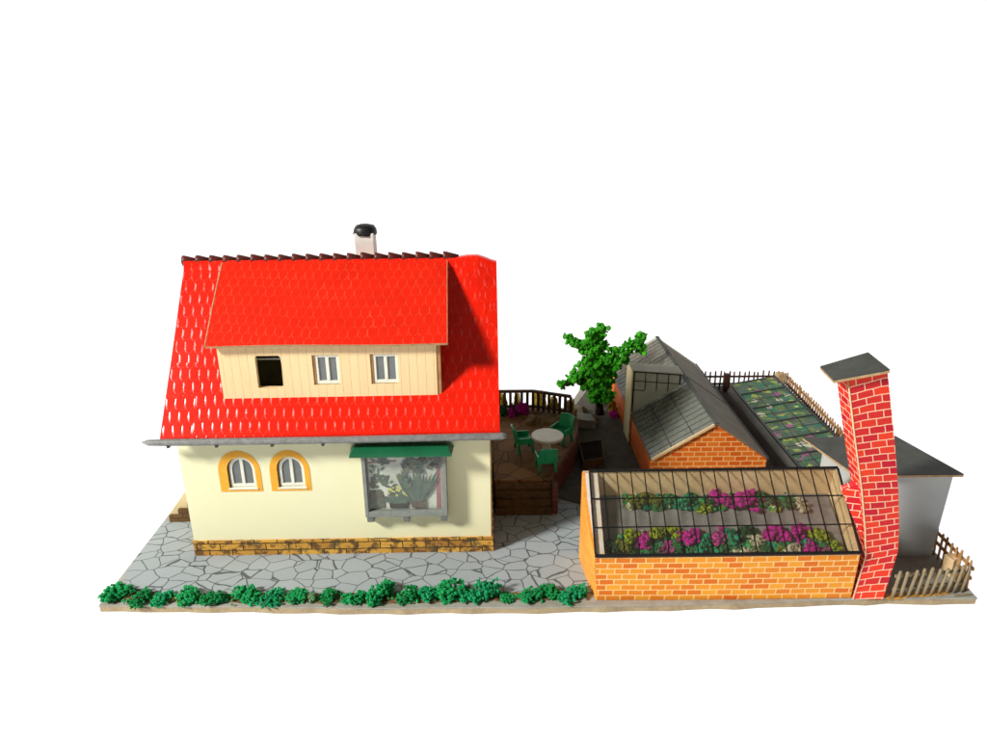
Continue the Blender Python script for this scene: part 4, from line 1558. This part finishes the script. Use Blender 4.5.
# triangular flue flap on the left
m = MB()
f0, f1, f2 = Vector((1.372, 0.060, 0.490)), Vector((1.310, 0.078, 0.447)), Vector((1.410, 0.050, 0.245))
f3 = Vector((1.386, 0.048, 0.40))
back = Vector((0.01, 0.035, 0))
m.prism([f0, f1, f2], back)
m.build("flue_flap", M['brick_red'], sk)
m = MB()
capq = [Vector((1.174, 0.008, 0.926)), Vector((1.360, 0.004, 0.964)), Vector((1.358, 0.156, 0.973)), Vector((1.190, 0.152, 0.922))]
cn = Vector((-0.22, 0, 0.97)).normalized()
m.prism([p - cn * .004 for p in capq], cn * .005)
cap = m.build("cap", M['felt'], sk)
m = MB()
m.prism([p - cn * .0135 for p in capq], cn * .0093)
m.build("cap_edge", M['card_edge'], cap)

# ------------------------------------------------------------------ fences
def fence(name, A, Bp, n, h, mat, label, seed, lean=0.0, rails=(0.3, 0.78), w=0.011, jit=0.006, side=1, z=0.001, post=(), thick=0.008):
    rnd = random.Random(seed)
    A, Bp = Vector((*A, z)), Vector((*Bp, z))
    d = (Bp - A).normalized()
    nrm_ = Vector((-d.y, d.x, 0)) * side
    t = thing(name, tuple((A + Bp) / 2), label, "fence", "picket fences round the plot")
    for r in rails:
        m = MB()
        up_ = Vector((0, 0, h * r))
        m.bar(A + up_ + nrm_ * 0.008, Bp + up_ + nrm_ * 0.008, 0.007, 0.012)
        m.build("rail", mat, t)
    for i in range(n):
        p = A.lerp(Bp, i / (n - 1)) + d * rnd.uniform(-.002, .002)
        q = p + Vector((0, 0, h * rnd.uniform(.94, 1.04))) + d * (lean + rnd.uniform(-jit, jit)) - nrm_ * rnd.uniform(0, .006)
        m = MB()
        m.tube([p, p.lerp(q, .5), p.lerp(q, .96), q], [w / 2, w / 2 * 1.05, w / 2, w / 2 * .55], 6)
        m.build("picket", mat, t)
    for s_, hh, ww in post:
        p = A.lerp(Bp, s_) + nrm_ * 0.022
        m = MB()
        m.bb(p.x - ww / 2, p.x + ww / 2, p.y - ww / 2, p.y + ww / 2, z, hh)
        m.build("post", mat, t, 0.002)
    return t


fence("picket_fence", (1.553, 0.018), (1.842, 0.050), 10, 0.128, M['wood_pale'], "short pale picket fence at the front right, beside the smokestack", 3, 0.012, w=0.0135, rails=(0.27, 0.74))
fence("picket_fence", (1.868, 0.060), (1.932, 2.15), 62, 0.135, M['wood_tan'], "long tan picket fence down the right side, behind the cold frame", 5, 0.0, w=0.010, side=-1, rails=(0.40, 0.72), post=((0.62, 0.10, 0.02), (0.4, 0.1, 0.02)))
fence("picket_fence", (1.915, 2.165), (0.62, 2.175), 42, 0.135, M['wood_dark'], "dark picket fence across the back, behind tree and gabled greenhouse", 7, 0.0, w=0.0105, side=1, rails=(0.36, 0.74), post=((0.29, 0.125, 0.035), (0.96, 0.10, 0.02)))
box = box_obj("corner_block", 1.858, 1.912, 2.10, 2.150, 0.001, 0.135, M['card_edge'], None, 0.004)
tag(box, "tan wooden corner block where back and right fences meet", "post")
m = MB()
rnd = random.Random(2)
m.box((1.862, 0.165, 0.043), (0.046, 0.044, 0.082), Matrix.Rotation(0.35, 3, 'Z'))
bmesh.ops.subdivide_edges(m.bm, edges=m.bm.edges[:], cuts=2, use_grid_fill=True)
for v in m.bm.verts:
    v.co += Vector((rnd.uniform(-.003, .003), rnd.uniform(-.003, .003), rnd.uniform(-.003, .003) if v.co.z > .03 else 0))
tag(m.build("wood_block", M['inner_card'], None, 0.002), "rough beige block behind the front picket fence, at the shed corner", "block")
m = MB()
m.bar((1.795, 0.022, 0.005), (1.868, 0.030, 0.005), 0.007, 0.006)
tag(m.build("broken_picket", M['wood_pale'], None, 0.001), "loose broken pale stick lying before the front picket fence", "stick")
m = MB()
rnd = random.Random(12)
pts = []
for k in range(22):
    x = 1.53 + 0.26 * k / 21
    pts.append((x, 0.008 + 0.03 * (x - 1.53) / .26 + rnd.uniform(-.005, .003), 0.0008))
for k in range(21, -1, -1):
    x = 1.53 + 0.26 * k / 21
    pts.append((x, 0.035 + 0.03 * (x - 1.53) / .26 + rnd.uniform(-.004, .006), 0.0008))
m.prism(pts, (0, 0, .003))
structure(m.build("glue_stain_ground", plain("amber_glue", (0.70, 0.34, 0.03), 0.4, 0.4, 0.2, 40, 0.2)))

# ------------------------------------------------------------------ tree
tr = thing("tree", (0.63, 1.78, 0), "ragged green foam tree with spreading arms behind the terrace", "tree")
m = MB()
J = Vector((0.645, 1.775, 0.20))
m.tube([(0.655, 1.79, 0.002), (0.650, 1.785, 0.06), (0.640, 1.775, 0.14), tuple(J)], [0.030, 0.022, 0.018, 0.017], 9)
limbs = [[J, (0.62, 1.76, 0.34), (0.60, 1.75, 0.46), (0.61, 1.75, 0.54)],
         [J, (0.58, 1.74, 0.25), (0.50, 1.73, 0.26), (0.42, 1.72, 0.225)],
         [J, (0.70, 1.76, 0.33), (0.78, 1.75, 0.41), (0.87, 1.75, 0.50)],
         [(0.605, 1.755, 0.42), (0.54, 1.75, 0.45), (0.46, 1.75, 0.495)]]
for L in limbs:
    m.tube(L, [0.014, 0.010, 0.007, 0.003][:len(L)] if len(L) == 4 else [0.008, 0.006, 0.003], 7)
m.build("trunk", M['trunk'], tr)
spots = [(0.581, .538, .042), (0.635, .550, .045), (0.605, .500, .05), (0.59, .45, .05), (0.648, .455, .042), (0.453, .500, .030), (0.490, .475, .034), (0.535, .450, .040),
         (0.582, .385, .055), (0.640, .375, .055), (0.690, .385, .045), (0.549, .300, .055), (0.621, .305, .065), (0.674, .315, .055), (0.508, .262, .045), (0.462, .243, .038),
         (0.415, .223, .028), (0.570, .228, .048), (0.630, .225, .055), (0.680, .240, .048), (0.729, .418, .040), (0.776, .424, .040), (0.815, .461, .038), (0.853, .486, .034),
         (0.875, .520, .028), (0.876, .440, .032), (0.735, .355, .040), (0.785, .372, .030), (0.66, .180, .040), (0.605, .178, .035), (0.711, .290, .042), (0.635, .130, .045), (0.69, .150, .04), (0.60, .13, .03), (0.60, .34, .06), (0.655, .27, .06)]
rnd = random.Random(31)
m = MB()
for x, z, r in spots:
    k = int(46 * (r / .045) ** 2) + 10
    cy = 1.755 + rnd.uniform(-.02, .02)
    for _ in range(k):
        d = Vector((rnd.gauss(0, 1), rnd.gauss(0, 1.1), rnd.gauss(0, 1))).normalized() * r * rnd.uniform(.25, 1.12)
        m.grain(Vector((x, cy, z)) + d, rnd.uniform(.006, .0175), rnd, 1, 0.6)
n = NT("tree_foliage_foam")
o_ = n.obj()
f = n.noise(o_, 28, 4, 0.6)[0]
col = n.mix(n.ramp(f, 0.38, 0.64), (0.055, 0.42, 0.014), (0.012, 0.17, 0.008))
g_ = n.voro(o_, 70)[1]
col = n.mix(n.math('MULTIPLY', n.ramp(n.sep(g_)[0], .55, 1), .5), col, (0.12, 0.55, 0.03))
M['tree_foliage'] = n.done(col, 0.8, 0.15)
m.build("crown", M['tree_foliage'], tr)

# ------------------------------------------------------------------ small things round terrace and path
clump("flower_clump", (0.098, 1.44, TZ), .045, M['f_magenta'], "magenta flower clump low before the railing, nearer the house", "flower", "flowers on the terrace", 3, 0.85, .045)
clump("flower_clump", (0.165, 1.46, TZ), .050, M['f_magenta'], "larger magenta flower clump before the railing bend", "flower", "flowers on the terrace", 6, 0.85, .070)
clump("foam_plant", (0.045, 1.44, TZ), .050, M['f_darkgreen'], "dark green plant before the railing, next to the house", "plant", "plants on the terrace", 1, 0.85, .055)
clump("foam_plant", (0.135, 1.475, TZ), .045, M['f_darkgreen'], "dark green plant between the two magenta terrace flowers", "plant", "plants on the terrace", 4, 0.85, .06)
Y = "yellow foam shrubs behind the terrace railing"
for i, (x, y, r, h, lab) in enumerate([(0.04, 1.66, .06, .195, "yellow shrub behind the railing, right next to the house"),
                                       (0.15, 1.68, .06, .18, "yellow shrub behind the straight part of the railing"),
                                       (0.27, 1.67, .06, .185, "yellow shrub behind the railing bend"),
                                       (0.36, 1.62, .055, .175, "yellow shrub behind the slanting part of the railing"),
                                       (0.445, 1.56, .042, .215, "tall yellow shrub at the right end of the railing")]):
    clump("yellow_shrub", (x, y, 0.004), r, M['f_yellow'], lab, "shrub", Y, i + 3, 0.85, h, None, 110, True)
clump("yellow_shrub", (0.735, 1.80, 0.005), .034, M['f_yellow'], "yellow plant above a magenta flower, at the gabled greenhouse wall", "shrub", None, 2, 0.85, .085)
clump("flower_clump", (0.728, 1.74, 0.005), .030, M['f_magenta'], "lone magenta flower at the foot of the gabled greenhouse wall", "flower", None, 7, 0.85, .050)


def rock(x, y, z, r, sz, mat, label, seed):
    rnd = random.Random(seed)
    m = MB()
    m.grain((x, y, z), r, rnd, 2, 0.22)
    for v in m.bm.verts:
        v.co.z = max(z - 0.002, z + (v.co.z - z) * sz)
    tag(m.build("rock", mat, None), label, "rock", "rocks round the terrace")


rock(0.215, 1.345, TZ, .050, .8, M['rock'], "brown rock on the terrace, left one behind the table", 1)
rock(0.300, 1.360, TZ, .055, .8, M['rock'], "brown rock on the terrace behind the table, under the railing bend", 2)
rock(0.375, 1.375, TZ, .042, .7, M['rock'], "smaller brown rock on the terrace by the railing's right end", 3)
rock(0.525, 1.80, 0.010, .075, .7, M['rock_grey'], "wide grey brown rock left of the tree foot", 4)
rock(0.585, 1.68, 0.006, .045, .9, M['rock_grey'], "small grey brown rock in front of the tree foot", 5)
m = MB()
m.prism([(0.452, 1.60, 0.007), (0.60, 1.56, 0.007), (0.585, 1.66, 0.007), (0.47, 1.70, 0.007)], (0, 0, 0.055))
tag(m.build("stone_slab", plain("pale_slab", (0.36, 0.35, 0.32), 0.8, 0.2, 0.15, 20), None, 0.003), "flat pale grey stone slab between terrace and tree", "slab")
# dark trough
tg = thing("wooden_trough", (0.53, 1.20, 0.005), "dark brown wooden trough on the path beside the curved terrace edge", "trough")
Q = [(0.468, 1.085), (0.581, 1.115), (0.600, 1.330), (0.470, 1.297)]
m = MB()
for i in range(4):
    a, b = Vector((*Q[i], 0.030)), Vector((*Q[(i + 1) % 4], 0.030))
    m.bar(a, b, 0.007, 0.049)
m.build("sides", M['step'], tg)
m = MB()
m.prism([(x, y, 0.006) for x, y in Q], (0, 0, 0.045))
m.build("soil", M['inside'], tg)

for o in bpy.data.objects:
    if '_loc' in o:
        del o['_loc']
